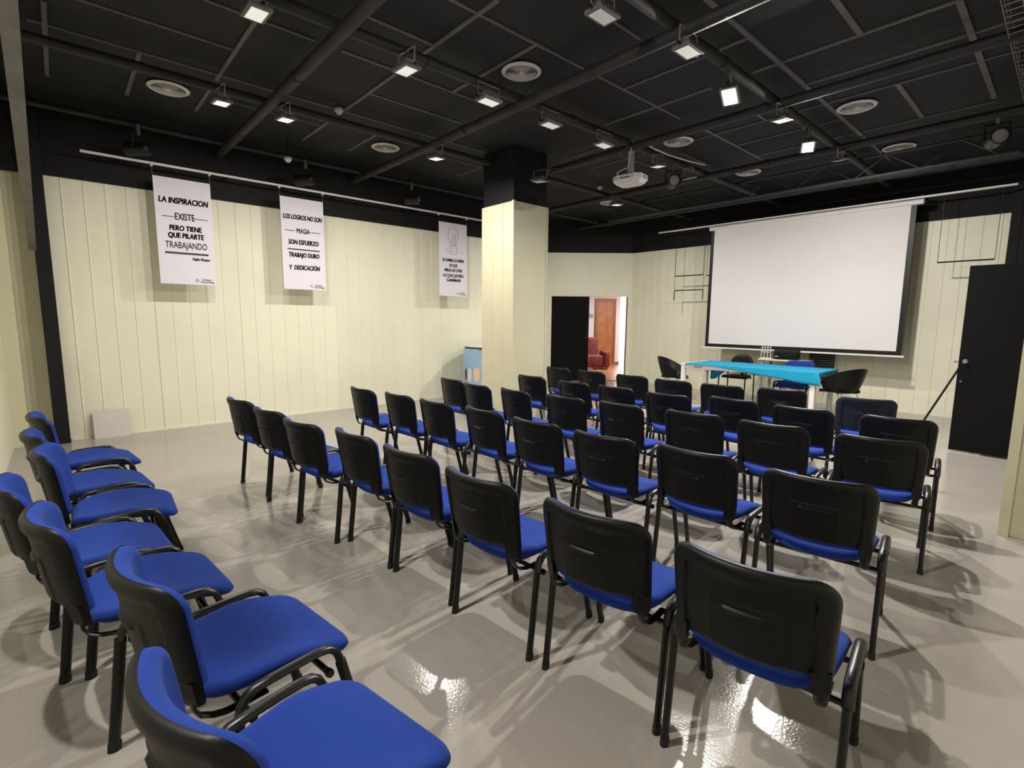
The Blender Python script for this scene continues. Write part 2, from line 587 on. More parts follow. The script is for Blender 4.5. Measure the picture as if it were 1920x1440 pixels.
# ------------------------------------------------------------------ ceiling: strips, beams
G = [  # axis, fixed, from, to, width   (joints of the black panels, metres)
    ('y', -5.22, 0.1, 1.35, .022), ('y', -4.58, 0.8, 1.82, .022), ('x', 1.355, -5.98, -4.6, .034), ('y', -5.84, 0.0, 4.7, .022),
    ('x', 0.1, -7.02, -5.43, .034), ('x', 0.725, -7.02, -5.86, .034), ('x', 1.355, -7.0, -6.2, .034), ('y', -6.45, 1.55, 2.6, .020),
    ('x', 1.98, -5.78, -4.57, .034), ('x', 2.605, -7.13, -6.2, .034), ('y', -3.955, 1.9, 2.62, .022), ('x', 2.61, -4.15, -3.1, .034),
    ('y', -3.335, 2.3, 5.6, .024), ('x', 3.24, -4.12, -3.34, .034), ('y', -4.58, 2.05, 3.6, .024), ('x', 2.61, -5.8, -4.6, .034),
    ('x', 3.24, -4.58, -4.28, .034), ('y', -5.205, 2.6, 3.8, .022), ('x', 3.23, -7.1, -6.17, .03), ('y', -6.42, 3.95, 5.1, .022),
    ('x', 5.09, -7.06, -6.4, .03), ('x', 4.485, -3.32, -2.3, .024), ('x', 5.115, -4.05, -2.7, .024), ('y', -2.685, 3.42, 3.82, .022),
    ('y', -2.05, 3.6, 7.75, .045), ('y', -1.42, 4.3, 5.1, .045), ('y', -0.81, 5.1, 7.5, .045), ('y', -1.42, 6.36, 7.57, .045),
    ('x', 5.10, -2.29, -0.8, .024), ('x', 4.475, -2.31, -2.05, .024), ('x', 5.735, -2.04, -0.5, .024), ('x', 6.365, -2.3, -0.5, .024),
    ('x', 6.37, -3.74, -2.6, .024), ('x', 6.97, -3.32, -2.4, .024), ('y', -3.30, 6.0, 7.8, .035), ('x', 6.975, -2.3, -2.08, .024),
    ('y', -2.67, 5.95, 6.35, .03), ('y', -3.965, 6.7, 7.57, .024), ('x', 7.6, -3.3, -0.8, .022), ('x', 5.73, -5.2, -4.0, .02),
    ('x', 6.37, -5.3, -4.1, .02), ('y', -4.6, 5.7, 7.4, .02), ('x', 8.2, -3.3, -0.9, .02), ('y', -2.05, 7.8, 9.2, .03),
]
ms = MB()
for ax, c, a, b, w in G:
    if ax == 'y':
        ms.box(c - w / 2, c + w / 2, a, b, CZ - 0.012, CZ)
    else:
        ms.box(a, b, c - w / 2, c + w / 2, CZ - 0.014, CZ)
struct('ceiling_trim', ms, M['strip'])


def beam(label, p, q, r=0.045, flange=True):
    p, q = Vector(p), Vector(q)
    mb = MB()
    n = 10
    mb.tube([p.lerp(q, i / n) for i in range(n + 1)], r, 16)
    # coupling sleeves
    L = (q - p).length
    d = (q - p).normalized()
    k = 1.1
    while k < L - 0.3:
        c = p + d * k
        mb.tube([c - d * 0.04, c + d * 0.04], r * 1.12, 16)
        k += 1.87
    o = mb.build('ceiling_pipe', M['pipe'], smooth=True)
    return tag(o, label, 'pipe', 'black pipes of the lighting grid')


PZ = 3.7
for x, y0, y1, rr, lb in [(-7.52, -0.45, 9.8, 0.03, 'thin black ceiling pipe running just in front of the poster wall'),
                          (-5.8, -0.4, 10.4, 0.04, 'black ceiling pipe carrying the floodlights nearest the poster wall'),
                          (-3.97, -0.4, 10.4, 0.045, 'black ceiling pipe from which the white projector hangs'),
                          (-2.25, -0.4, 10.4, 0.045, 'black ceiling pipe carrying the two glaring floodlights')]:
    beam(lb, (x, y0, PZ), (x, y1, PZ), rr)
for y, x0, x1, rr, lb in [(1.77, -7.9, -2.2, 0.05, 'thick grey-black ceiling pipe crossing towards the poster wall, nearest the camera'),
                          (3.65, -7.9, 1.3, 0.05, 'ceiling pipe crossing the room above the second and third posters'),
                          (5.52, -5.3, 1.3, 0.045, 'ceiling pipe crossing between the pillar and the two glaring floodlights'),
                          (7.42, -7.9, 1.3, 0.045, 'ceiling pipe crossing the room just behind the pillar'),
                          (9.36, -8.2, 1.3, 0.045, 'ceiling pipe crossing the room just before the projection screen')]:
    beam(lb, (x0, y, PZ - 0.05), (x1, y, PZ - 0.05), rr)

# lattice truss near the screen
tr = thing('lattice_truss', 'black lattice truss hanging under the ceiling in front of the screen', 'truss', (0, 8.55, 0))
MB().tube([(-6.6, 0, 3.5), (-0.65, 0, 3.5)], 0.022, 10).build('bottom_chord', M['pipe'], tr, smooth=True)
MB().tube([(-6.6, 0.3, 3.56), (-0.65, 0.3, 3.56)], 0.02, 10).build('rear_chord', M['pipe'], tr, smooth=True)
MB().tube([(-6.6, -0.02, 3.76), (-0.65, -0.02, 3.76)], 0.02, 10).build('top_chord', M['pipe'], tr, smooth=True)
for i in range(15):
    xa = -6.5 + i * 0.38
    MB().tube([(xa, 0, 3.5 if i % 2 else 3.76), (xa + 0.38, 0, 3.76 if i % 2 else 3.5)], 0.010, 8).build('diagonal_brace', M['black_metal'], tr, smooth=True)

# metal track at the far left, rising towards the camera
tk = thing('metal_track', 'long dull grey metal track rising from the black post towards the ceiling', 'track', (0, -0.1, 0))
mbt = MB()
pA, pB = Vector((-7.35, -0.052, 2.22)), Vector((-1.9, 0.068, 2.80))
dd = (pB - pA)
vs = []
for p in (pA, pB):
    for (a, b) in ((-0.03, -0.05), (0.03, -0.05), (0.03, 0.05), (-0.03, 0.05)):
        vs.append((p.x, p.y + a, p.z + b))
mbt.add(vs, [(0, 1, 2, 3), (7, 6, 5, 4), (0, 4, 5, 1), (1, 5, 6, 2), (2, 6, 7, 3), (3, 7, 4, 0)])
mbt.build('rail', M['steel'], tk)
MB().lathe([(0, -0.028), (0.05, -0.028), (0.05, 0.028), (0, 0.028)], (-7.35, -0.052, 2.22), 20, axis='y').build('rounded_end', M['steel'], tk, smooth=True)
for xx in (-7.1, -5.2, -3.4):
    zz = 2.2 + (xx + 7.35) / (pB.x - pA.x) * 0.58
    MB().tube([(xx, -0.047 + (xx + 7.35) * 0.022, zz), (xx, -0.047 + (xx + 7.35) * 0.022, CZ)], 0.006, 8).build('hanger_rod', M['black_metal'], tk)

# wire cable tray at the right edge
ct = thing('wire_cable_tray', 'wire mesh cable tray running along the ceiling at the right edge', 'cable tray', (-0.35, 0, 3.62))
mw = MB()
for y in [3.6 + 0.1 * i for i in range(56)]:
    mw.tube([(-0.2, y, 0.14), (-0.2, y, 0), (0.2, y, 0), (0.2, y, 0.14)], 0.003, 5)
for xx, zz in [(-0.2, 0.14), (-0.2, 0.07), (-0.2, 0), (-0.1, 0), (0, 0), (0.1, 0), (0.2, 0), (0.2, 0.07), (0.2, 0.14)]:
    mw.tube([(xx, 3.6, zz), (xx, 9.15, zz)], 0.003, 5)
mw.build('wire_mesh', M['steel'], ct)
for xx in (-0.08, 0.03):
    MB().tube([(xx + 0.02 * sin(i), 3.6 + i * 0.35, 0.02) for i in range(16)], 0.008, 6).build('cable', M['grey_plastic'], ct, smooth=True)
for y in (4.6, 6.4, 8.2):
    MB().tube([(-0.2, y, 0.1), (-0.2, y, 0.23)], 0.005, 6).tube([(0.2, y, 0.1), (0.2, y, 0.23)], 0.005, 6).build('hanger_rod', M['black_metal'], ct)

# ------------------------------------------------------------------ flood lights
LENS = {}


def lens(glow):
    if glow not in LENS:
        LENS[glow] = lens_mat('lamp_lens_%g' % glow, glow)
    return LENS[glow]


def make_flood():
    t = thing('flood_light', 'x', 'floodlight', (0, 0, 0), 0, 'floodlights on the ceiling pipes')
    h = MB().rbox(-0.075, 0.075, -0.11, 0.11, 0.0, 0.03, 0.008)
    for i in range(7):
        y = -0.08 + i * 0.0267
        h.box(-0.05, 0.05, y - 0.004, y + 0.004, 0.03, 0.065)
    hh = h.build('housing', M['housing'], t)
    MB().box(-0.052, 0.052, -0.085, 0.085, -0.003, 0.001).build('lens', M['white_plastic'], t)
    MB().tube([(0, -0.125, 0.02), (0, -0.125, 0.15), (0, 0.125, 0.15), (0, 0.125, 0.02)], 0.007, 8, 0.003).build('bracket', M['steel'], t)
    k = MB().lathe([(0, -0.012), (0.012, -0.012), (0.012, 0.012), (0, 0.012)], (0, 0.135, 0.02), 12, axis='y')
    k.lathe([(0, -0.012), (0.012, -0.012), (0.012, 0.012), (0, 0.012)], (0, -0.135, 0.02), 12, axis='y')
    k.build('tilt_knob', M['black_metal'], t, smooth=True)
    return t


ROWNAME = {-5.5: 'poster-wall pipe', -3.82: 'projector pipe', -2.2: 'right-hand pipe'}
ORD = ['first', 'second', 'third', 'fourth', 'fifth', 'sixth', 'seventh', 'eighth']
fl0 = make_flood()
index_kids(fl0)
cnt = {}
for i, (fx, fy, fz, tx, ty, glow, pw) in enumerate(FLOODS):
    f = fl0 if i == 0 else copy_tree(fl0)
    n = Vector((-tx, -ty, -1)).normalized()
    q = (-n).to_track_quat('Z', 'Y')
    f.rotation_euler = q.to_euler()
    f.location = (fx, fy, fz)
    key = min(ROWNAME, key=lambda k: abs(k - fx))
    if fy > 0:
        cnt[key] = cnt.get(key, 0) + 1
    look = 'glaring lit floodlight' if glow > 5.5 else ('dull grey-faced floodlight' if glow < 0.3 else 'small pale-faced floodlight')
    f['label'] = '%s, %s from the camera on the %s' % (look, ORD[cnt[key] - 1], ROWNAME[key])
    if fy == 5.0:
        f['label'] = 'dull grey-faced floodlight hanging right beside the black upper part of the pillar'
    if fy < 0:
        f['label'] = 'lit floodlight on the right-hand pipe just above the camera'
    for c in f.children:
        if c.name.startswith('lens'):
            c.data = c.data.copy()
            c.data.materials.clear()
            c.data.materials.append(lens(glow))
            c['label'] = 'pale glass face of the lamp'
    # arm up to the pipe
    px = {-5.5: -5.8, -3.82: -3.97, -2.2: -2.25}[key]
    top = Vector((px + (fx - px) * 0.12, fy, PZ - 0.03))
    if fy == 5.0:      # this one hangs beside the pillar from the crossing pipe
        top = Vector((fx, 5.49, PZ - 0.07))
    ax = MB().tube([f.matrix_basis.inverted() @ Vector((fx, fy, fz)) + Vector((0, 0, 0.15)),
                    f.matrix_basis.inverted() @ top], 0.008, 8)
    ax.build('hanging_arm', M['black_metal'], f, smooth=True)


# theatre spotlights, black cans
def make_can():
    t = thing('stage_spotlight', 'x', 'spotlight', (0, 0, 0), 0, 'black stage spotlights')
    MB().lathe([(0, -0.13), (0.05, -0.13), (0.075, -0.10), (0.08, 0.10), (0.085, 0.14), (0.075, 0.14), (0.07, 0.11)], (0, 0, 0), 24, axis='y').build('can', M['black_metal'], t, smooth=True)
    MB().lathe([(0, 0.115), (0.03, 0.120), (0.068, 0.108)], (0, 0, 0), 24, axis='y').build('lens', M['glass_lens'], t, smooth=True)
    MB().tube([(-0.095, 0, 0), (-0.095, 0, 0.15), (0.095, 0, 0.15), (0.095, 0, 0)], 0.012, 8, 0.003).build('yoke', M['black_metal'], t)
    MB().lathe([(0, 0.15), (0.02, 0.15), (0.02, 0.27), (0, 0.27)], (0, 0, 0), 12).build('clamp', M['steel'], t, smooth=True)
    return t


can0 = make_can()
index_kids(can0)
for i, (x, y, z, rz, tilt, lb) in enumerate([
    (-7.45, 0.85, 3.42, 2.4, 0.5, 'black stage spotlight hanging above the left end of the poster rail'),
    (-7.45, 2.75, 3.42, 2.2, 0.4, 'black stage spotlight hanging left of the second poster'),
    (-7.45, 4.45, 3.42, -0.9, 0.8, 'black stage spotlight with a glinting lens near the third poster'),
    (-3.97, 6.55, 3.42, -2.4, 0.2, 'black stage spotlight hanging right of the white projector'),
    (-0.75, 7.42, 3.40, -2.8, 0.3, 'black stage spotlight near the cable tray at the right edge')]):
    c = can0 if i == 0 else copy_tree(can0)
    c.location = (x, y, z)
    c.rotation_euler = (tilt * 0, 0, rz)
    c['label'] = lb

# ------------------------------------------------------------------ round air diffusers
def make_diffuser():
    t = thing('air_diffuser', 'x', 'air vent', (0, 0, 0), 0, 'round ceiling air diffusers')
    MB().lathe([(0.185, 0.0), (0.19, -0.008), (0.165, -0.022), (0.150, -0.018), (0.150, 0.0)], seg=40).build('rim', M['white_plastic'], t, smooth=True)
    for k, r in enumerate((0.132, 0.110, 0.088, 0.066, 0.046)):
        MB().lathe([(r - 0.006, -0.004), (r + 0.004, -0.022 - 0.002 * k), (r + 0.007, -0.022 - 0.002 * k), (r - 0.002, -0.004)], seg=36).build('ring', M['white_plastic'], t, smooth=True)
    MB().lathe([(0, -0.032), (0.016, -0.031), (0.026, -0.020), (0.02, 0)], seg=28).build('hub', M['white_plastic'], t, smooth=True)
    MB().lathe([(0, -0.001), (0.16, -0.001)], seg=24).build('dark_throat', M['black_metal'], t)
    return t


dif0 = make_diffuser()
index_kids(dif0)
for i, (x, y, lb) in enumerate([
    (-6.5, 1.03, 'round white air diffuser in the ceiling, leftmost, above the first poster'),
    (-3.76, 3.46, 'round white air diffuser in the ceiling nearest the camera, top centre'),
    (-6.6, 3.54, 'round white air diffuser in the ceiling between the second and third posters'),
    (-1.84, 6.68, 'round white air diffuser in the ceiling right of the two glaring lamps'),
    (-3.98 + 0.25, 6.25, 'round white air diffuser in the ceiling just right of the projector mount'),
    (-1.83, 8.60, 'round white air diffuser in the ceiling above the right half of the screen'),
    (-6.5, 8.42, 'round white air diffuser in the ceiling between pillar and screen, beneath the projector'),
    (-3.7, 8.3, 'round white air diffuser in the ceiling seen through the truss, partly hidden by a pipe')]):
    c = dif0 if i == 0 else copy_tree(dif0)
    c.location = (x, y, CZ - 0.012)
    c['label'] = lb


def make_detector():
    t = thing('smoke_detector', 'x', 'smoke detector', (0, 0, 0), 0, 'smoke detectors on the ceiling')
    MB().lathe([(0, -0.02), (0.05, -0.02), (0.052, 0.0), (0, 0)], seg=24).build('base', M['grey_plastic'], t, smooth=True)
    MB().lathe([(0, -0.06), (0.022, -0.058), (0.032, -0.045), (0.045, -0.03), (0.046, -0.018), (0, -0.018)], seg=24).build('head', M['white_plastic'], t, smooth=True)
    return t


det0 = make_detector()
index_kids(det0)
for i, (x, y, z, lb) in enumerate([
    (-5.8, 2.54, 3.84, 'round white smoke detector on the ceiling between the first and third posters'),
    (-5.85, 7.3, 3.84, 'small white smoke detector on the ceiling left of the projector'),
    (-7.2, 2.43, 3.6, 'tiny white sensor hanging near the second poster')]):
    c = det0 if i == 0 else copy_tree(det0)
    c.location = (x, y, z)
    c['label'] = lb
_sensor = [q for q in COL.objects if q.get('label', '').startswith('tiny white sensor')][0]
MB().tube([(0, 0, 0), (0, 0, CZ - 3.6)], 0.006, 6).build('hanger_rod', M['black_metal'], _sensor)

# ------------------------------------------------------------------ projector
pj = thing('ceiling_projector', 'white projector hanging from the ceiling on a grey pole', 'projector', (-3.95, 5.53, 3.20), radians(8))
b = MB()
hexa = [(-0.19, -0.10), (-0.12, -0.15), (0.12, -0.15), (0.19, -0.10), (0.19, 0.09), (0.12, 0.15), (-0.12, 0.15), (-0.19, 0.09)]
vs = [(x, y, 0.10) for x, y in hexa] + [(x * 1.02, y * 1.02, 0.045) for x, y in hexa] + [(x * 0.8, y * 0.8, 0.0) for x, y in hexa]
fs = [tuple(range(7, -1, -1)), tuple(range(16, 24))]
for a in range(8):
    c2 = (a + 1) % 8
    fs += [(a, c2, 8 + c2, 8 + a), (8 + a, 8 + c2, 16 + c2, 16 + a)]
b.add(vs, fs)
b.build('body', M['white_plastic'], pj)
for k in range(5):
    MB().box(-0.06 + 0.026 * k, -0.045 + 0.026 * k, -0.158, -0.15, 0.052, 0.068).build('socket', M['black_metal'], pj)
MB().box(0.192, 0.197, -0.05, 0.06, 0.045, 0.085).build('vent_grille', M['grey_plastic'], pj)
MB().lathe([(0, 0.0), (0.04, 0.0), (0.045, 0.03), (0.0, 0.03)], (-0.05, 0.145, 0.06), 20, axis='y').build('lens', M['glass_lens'], pj, smooth=True)
MB().rbox(-0.05, 0.05, -0.05, 0.05, 0.10, 0.14, 0.006).build('mount_plate', M['black_metal'], pj)
MB().box(-0.035, 0.035, -0.02, 0.02, 0.13, 0.50).build('pole', M['grey_plastic'], pj)
MB().rbox(-0.07, 0.07, -0.05, 0.05, 0.50, 0.545, 0.006).build('ceiling_clamp', M['steel'], pj)
MB().tube([(0.045, -0.03, 0.52), (0.02, -0.05, 0.42), (0.0, -0.04, 0.3), (-0.01, -0.05, 0.2), (-0.08, -0.1, 0.17), (-0.1, -0.17, 0.12), (-0.07, -0.165, 0.06)], 0.006, 8).build('cable', M['white_plastic'], pj, smooth=True)
tag(MB().tube([(-3.80, 5.5, 3.68), (-3.71, 5.7, 3.61), (-3.68, 5.95, 3.59), (-3.69, 6.4, 3.62), (-3.72, 6.96, 3.68)], 0.009, 8).build('white_cable', M['white_plastic'], smooth=True),
    'white cable sagging along the pipe beside the projector', 'cable')

# ------------------------------------------------------------------ poster rail and posters
RX = -7.64
rl = thing('poster_rail', 'long white ceiling rail above the three hanging posters', 'rail', (RX, 0, 3.33))
MB().box(-0.015, 0.015, 0.32, 6.3, -0.012, 0.012).build('rail_bar', M['white_metal'], rl)
for y in (0.5, 1.8, 3.3, 4.8, 6.2):
    MB().box(-0.33, -0.01, y - 0.01, y + 0.01, 0.0, 0.015).build('wall_bracket', M['black_metal'], rl)


def text(parent, s, x, z, size, m=None, bold=0.0065, shear=0.0, sx=1.0, y=-0.004, align='CENTER', name='lettering', rot=0.0):
    c = bpy.data.curves.new(name, 'FONT')
    c.body = s
    c.size = size
    c.align_x = align
    c.align_y = 'CENTER'
    c.shear = shear
    c.resolution_u = 3
    o0 = bpy.data.objects.new(name, c)
    COL.objects.link(o0)
    bpy.context.view_layer.update()
    me = bpy.data.meshes.new_from_object(o0)
    bpy.data.objects.remove(o0)
    me.name = name
    if bold:      # heavier strokes: the same letters laid over each other, a little apart
        bm = bmesh.new()
        for k in range(5):
            n0 = len(bm.verts)
            bm.from_mesh(me)
            bm.verts.ensure_lookup_table()
            for v in bm.verts[n0:]:
                v.co.x += bold * (k - 2) / 2.0
                v.co.y += bold * 0.5 * ((k % 2) * 2 - 1)
        bm.to_mesh(me)
        bm.free()
    me.materials.clear()
    me.materials.append(m or M['ink'])
    o = bpy.data.objects.new(name, me)
    COL.objects.link(o)
    o.parent = parent
    o.rotation_euler = (pi / 2, rot, 0)
    o.location = (x, y, z)
    o.scale = (sx, 1, 1)
    return o


def line(parent, x0, x1, z, w, m=None, name='printed_line', z2=None):
    z2 = z if z2 is None else z2
    return MB().add([(x0, -0.004, z - w / 2), (x1, -0.004, z2 - w / 2), (x1, -0.004, z2 + w / 2), (x0, -0.004, z + w / 2)], [(0, 1, 2, 3)]).build(name, m or M['ink'], parent)


PW, PH, PT = 0.61, 1.29, 3.195


def poster(yc, label):
    # local frame: x along the wall (world +y), -y towards the room (world +x)
    t = thing('hanging_poster', label, 'poster', (RX, yc, 0), radians(90), 'white hanging posters')
    n = 14
    mb = MB()
    vs = []
    for i in range(n + 1):
        for j in (0, 1):
            for k in (0, 1):
                z = PT - PH * i / n
                vs.append(((-PW / 2 if j == 0 else PW / 2), 0.0015 * k, z))
    for i in range(n):
        a = i * 4
        mb_f = [(a, a + 4, a + 6, a + 2), (a + 1, a + 3, a + 7, a + 5), (a, a + 1, a + 5, a + 4), (a + 2, a + 6, a + 7, a + 3)]
        mb.add([], []) if False else None
        if i == 0:
            fs = []
        fs += mb_f
    fs += [(0, 2, 3, 1), (n * 4, n * 4 + 1, n * 4 + 3, n * 4 + 2)]
    mb.add(vs, fs)
    mb.build('paper_sheet', M['paper'], t)
    for sx in (-1, 1):
        MB().tube([(sx * PW / 2, 0.003, 3.300), (sx * (PW / 2 - 0.002), 0.003, PT - 0.05)], 0.002, 6).build('hanging_wire', M['steel'], t)
        MB().rbox(sx * PW / 2 - 0.012, sx * PW / 2 + 0.012, -0.02, 0.02, 3.296, 3.316, 0.003).build('hook', M['white_metal'], t)
    # logo
    lx = 0.09
    for k in range(6):
        a = k * pi / 3
        MB().lathe([(0, -0.001), (0.006, -0.001)], (lx + 0.015 * cos(a), -0.003, PT - PH + 0.055 + 0.015 * sin(a)), 8, axis='y').build('logo_mark', M['ink_light'], t)
    text(t, 'Campus', lx + 0.105, PT - PH + 0.068, 0.032, M['ink_light'], 0.0004, 0.1)
    text(t, 'Coworking', lx + 0.11, PT - PH + 0.038, 0.034, M['ink_light'], 0.0004, 0.1)
    return t


p1 = poster(1.28, 'white hanging poster reading LA INSPIRACION EXISTE, leftmost of three')
text(p1, 'LA INSPIRACION', 0, PT - 0.27, 0.098, bold=0.005, shear=0.15, sx=0.72)
text(p1, 'EXISTE', 0, PT - 0.46, 0.115, bold=0.0025, sx=0.62)
line(p1, -0.24, -0.11, PT - 0.465, 0.008)
line(p1, 0.10, 0.25, PT - 0.465, 0.008)
text(p1, 'PERO TIENE', 0, PT - 0.60, 0.088, bold=0.005, shear=0.12, sx=0.74)
text(p1, 'QUE PILARTE', 0, PT - 0.69, 0.088, bold=0.005, shear=0.12, sx=0.74)
text(p1, 'TRABAJANDO', 0, PT - 0.81, 0.115, bold=0.0005, shear=0.05, sx=0.62)
line(p1, -0.235, 0.235, PT - 0.905, 0.022)
text(p1, 'Pablo Picasso', 0.15, PT - 0.97, 0.048, bold=0.0025, shear=0.2, sx=0.75)

p2 = poster(2.745, 'white hanging poster reading LOS LOGROS NO SON MAGIA, middle of three')
text(p2, 'LOS LOGROS NO SON', 0, PT - 0.27, 0.090, bold=0.005, shear=0.15, sx=0.60)
text(p2, 'MAGIA', 0, PT - 0.46, 0.10, bold=0.0025, sx=0.62)
line(p2, -0.26, -0.12, PT - 0.46, 0.008)
line(p2, 0.11, 0.25, PT - 0.46, 0.008)
text(p2, 'SON ESFUERZO', 0, PT - 0.62, 0.090, bold=0.005, shear=0.12, sx=0.68)
line(p2, -0.23, 0.23, PT - 0.72, 0.016)
text(p2, 'TRABAJO DURO', 0, PT - 0.80, 0.088, bold=0.005, shear=0.12, sx=0.68)
text(p2, 'Y  DEDICACIÓN', 0, PT - 0.98, 0.088, bold=0.005, shear=0.12, sx=0.68)

p3 = poster(5.40, 'white hanging poster with a light bulb drawing, rightmost, next to the pillar')
text(p3, 'SI CAMBIAS LA FORMA', 0.0, PT - 0.655, 0.07, bold=0.004, shear=0.1, sx=0.66)
text(p3, 'EN QUE', 0, PT - 0.745, 0.08, bold=0.0025, sx=0.6)
text(p3, 'MIRAS LAS COSAS', 0, PT - 0.83, 0.07, bold=0.004, shear=0.1, sx=0.7)
text(p3, 'LAS COSAS QUE MIRAS', 0, PT - 0.925, 0.078, bold=0.0025, sx=0.56)
text(p3, 'Cambiarán', 0, PT - 1.0, 0.085, bold=0.004, shear=0.35, sx=0.85)
bl = MB()
zc = PT - 0.24
pts = [(0.11 * sin(a) * (1 if cos(a) > -0.3 else 0.8), -0.003, zc + 0.17 * cos(a)) for a in [radians(150 - 300 * i / 30) for i in range(31)]]
bl.tube(pts, 0.0025, 5)
bl.tube([(-0.08, -0.003, PT - 0.40), (-0.08, -0.003, PT - 0.53), (-0.05, -0.003, PT - 0.545), (0.06, -0.003, PT - 0.54), (0.085, -0.003, PT - 0.52), (0.085, -0.003, PT - 0.40)], 0.0025, 5)
for k in range(3):
    bl.tube([(-0.08, -0.003, PT - 0.405 - 0.045 * k), (0.085, -0.003, PT - 0.40 - 0.045 * k)], 0.002, 5)
bl.tube([(-0.02, -0.003, PT - 0.40), (-0.01, -0.003, PT - 0.27), (0.02, -0.003, PT - 0.21), (0.05, -0.003, PT - 0.19), (0.06, -0.003, PT - 0.24), (0.04, -0.003, PT - 0.30), (0.04, -0.003, PT - 0.40)], 0.004, 5)
bl.tube([(-0.11, -0.003, PT - 0.52), (-0.15, -0.003, PT - 0.46)], 0.002, 5).tube([(0.16, -0.003, PT - 0.50), (0.19, -0.003, PT - 0.48)], 0.003, 5).tube([(-0.17, -0.003, PT - 0.36), (-0.15, -0.003, PT - 0.35)], 0.003, 5)
bl.build('bulb_drawing', M['ink_light'], p3)

# ------------------------------------------------------------------ projection screen
SY = 9.9
sr = thing('curtain_rail', 'long white rail under the ceiling from which the projection screen hangs', 'rail', (0, SY, 3.39))
MB().box(-6.28, -0.72, -0.012, 0.012, -0.012, 0.012).box(-6.0, -0.72, 0.03, 0.075, -0.006, 0.006).build('rail_bar', M['white_metal'], sr)
for x in (-5.0, -3.5, -1.75):
    MB().box(x - 0.012, x + 0.012, 0.0, YF - SY - 0.03, 0.012, 0.03).build('wall_bracket', M['black_metal'], sr)
ps = thing('projection_screen', 'large white projection screen with a black border hanging before the front wall', 'projection screen', (0, SY, 0))
MB().lathe([(0, -5.10), (0.042, -5.10), (0.042, -1.72), (0, -1.72)], (0, 0, 3.325), 20, axis='x').build('roller_case', M['white_metal'], ps, smooth=True)
MB().box(-5.07, -1.80, -0.002, 0.004, 0.975, 3.30).build('black_border', M['black_metal'], ps)
MB().box(-5.0, -1.87, -0.006, -0.0021, 1.04, 3.285).build('white_surface', M['screen'], ps)
MB().rbox(-5.14, -1.76, -0.014, 0.014, 0.945, 0.975, 0.004).build('bottom_bar', M['white_metal'], ps)


def rod_frame(label, x0, x1, z, drop, y=9.94, topz=3.382):
    t = thing('hanging_rod', label, 'hanging rod', (0, y, 0), 0, 'black rods hanging from the front rail')
    MB().tube([(x0, 0, z), (x1, 0, z)], 0.011, 8).build('crossbar', M['black_metal'], t)
    for x in (x0, x1):
        MB().tube([(x, 0, z), (x, 0, topz)], 0.0035, 6).build('wire', M['black_metal'], t)
        if drop:
            MB().tube([(x, 0, z), (x, 0, z - drop)], 0.010, 8).build('down_leg', M['black_metal'], t)
    return t


rod_frame('upper black rod hanging on two wires left of the screen', -5.86, -5.22, 2.44, 0)
rod_frame('lower black rod with down-turned ends hanging left of the screen', -5.87, -5.22, 2.14, 0.21, 9.968)
rod_frame('black rod hanging on two wires right of the screen, above the black door', -1.49, -0.86, 2.40, 0)
rod_frame('black rod whose left end shows just beside the upper left of the screen', -5.16, -4.6, 2.42, 0, 9.968)

# ------------------------------------------------------------------ conference table with cloth
tb = thing('conference_table', 'long white conference table under a turquoise cloth in front of the screen', 'table', (-3.6, 8.78, 0))
MB().rbox(-1.1, 1.1, -0.46, 0.46, 0.715, 0.74, 0.004).build('tabletop', M['white_metal'], tb)
MB().box(-1.06, 1.06, -0.44, -0.41, 0.655, 0.715).box(-1.06, 1.06, 0.41, 0.44, 0.655, 0.715).box(-1.06, -1.03, -0.41, 0.41, 0.655, 0.715).box(1.03, 1.06, -0.41, 0.41, 0.655, 0.715).build('apron', M['white_metal'], tb)
for x in (-1, 1):
    for y in (-1, 1):
        MB().rbox(x * 1.06 - 0.035, x * 1.06 + 0.035, y * 0.42 - 0.035, y * 0.42 + 0.035, 0, 0.715, 0.004).build('leg', M['white_metal'], tb)
MB().rbox(-0.85, -0.7, -0.452, -0.44, 0.675, 0.70, 0.002).build('drawer_pull', M['grey_plastic'], tb)

# cloth: a sheet over the top that falls lower towards the right
NX, NY = 64, 34
def smooth_(a, b, x):
    t = max(0, min(1, (x - a) / (b - a)))
    return t * t * (3 - 2 * t)


mb = MB()
vs, fs = [], []
TX0, TX1, TY0, TY1 = -1.02, 1.12, -0.475, 0.475
for i in range(NX + 1):
    for j in range(NY + 1):
        s = i / NX * 2 - 1
        t = j / NY * 2 - 1
        # sheet coordinates: overhang grows to the right / front
        X = -1.0 + (i / NX) * 2.19
        Y = -0.475 - 0.20 + (j / NY) * (0.95 + 0.40)
        z = 0.746
        px, py = X, Y
        fr = max(0.0, min(1.0, (X + 1.0) / 2.1))
        if Y < TY0:
            o_ = (TY0 - Y)
            o_ = o_ * (0.10 + 0.85 * max(0, fr - 0.25) / 0.75)
            py = TY0 - 0.012 - 0.02 * fr * sin(X * 9)
            z -= o_
        if Y > TY1:
            o_ = (Y - TY1)
            py = TY1 + 0.012
            z -= o_ * (0.62 + 0.38 * (1 - smooth_(-0.95, -0.6, X)) * 3.0)
        if X > TX1:
            o_ = X - TX1
            px = TX1 + 0.010 + 0.01 * sin(Y * 12)
            z -= o_ * 0.8
            if Y < TY0:
                px += 0.06 * min(1, (TY0 - Y) / 0.1)
                py -= 0.06 * min(1, (TY0 - Y) / 0.1)
        z += 0.0012 * sin(X * 17 + Y * 5)
        vs.append((px, py, z))
for i in range(NX):
    for j in range(NY):
        a = i * (NY + 1) + j
        fs.append((a, a + NY + 1, a + NY + 2, a + 1))
mb.add(vs, fs)
cl = mb.build('tablecloth', M['cloth'], None, smooth=True, loc=(-3.6, 8.78, 0), angle=60)
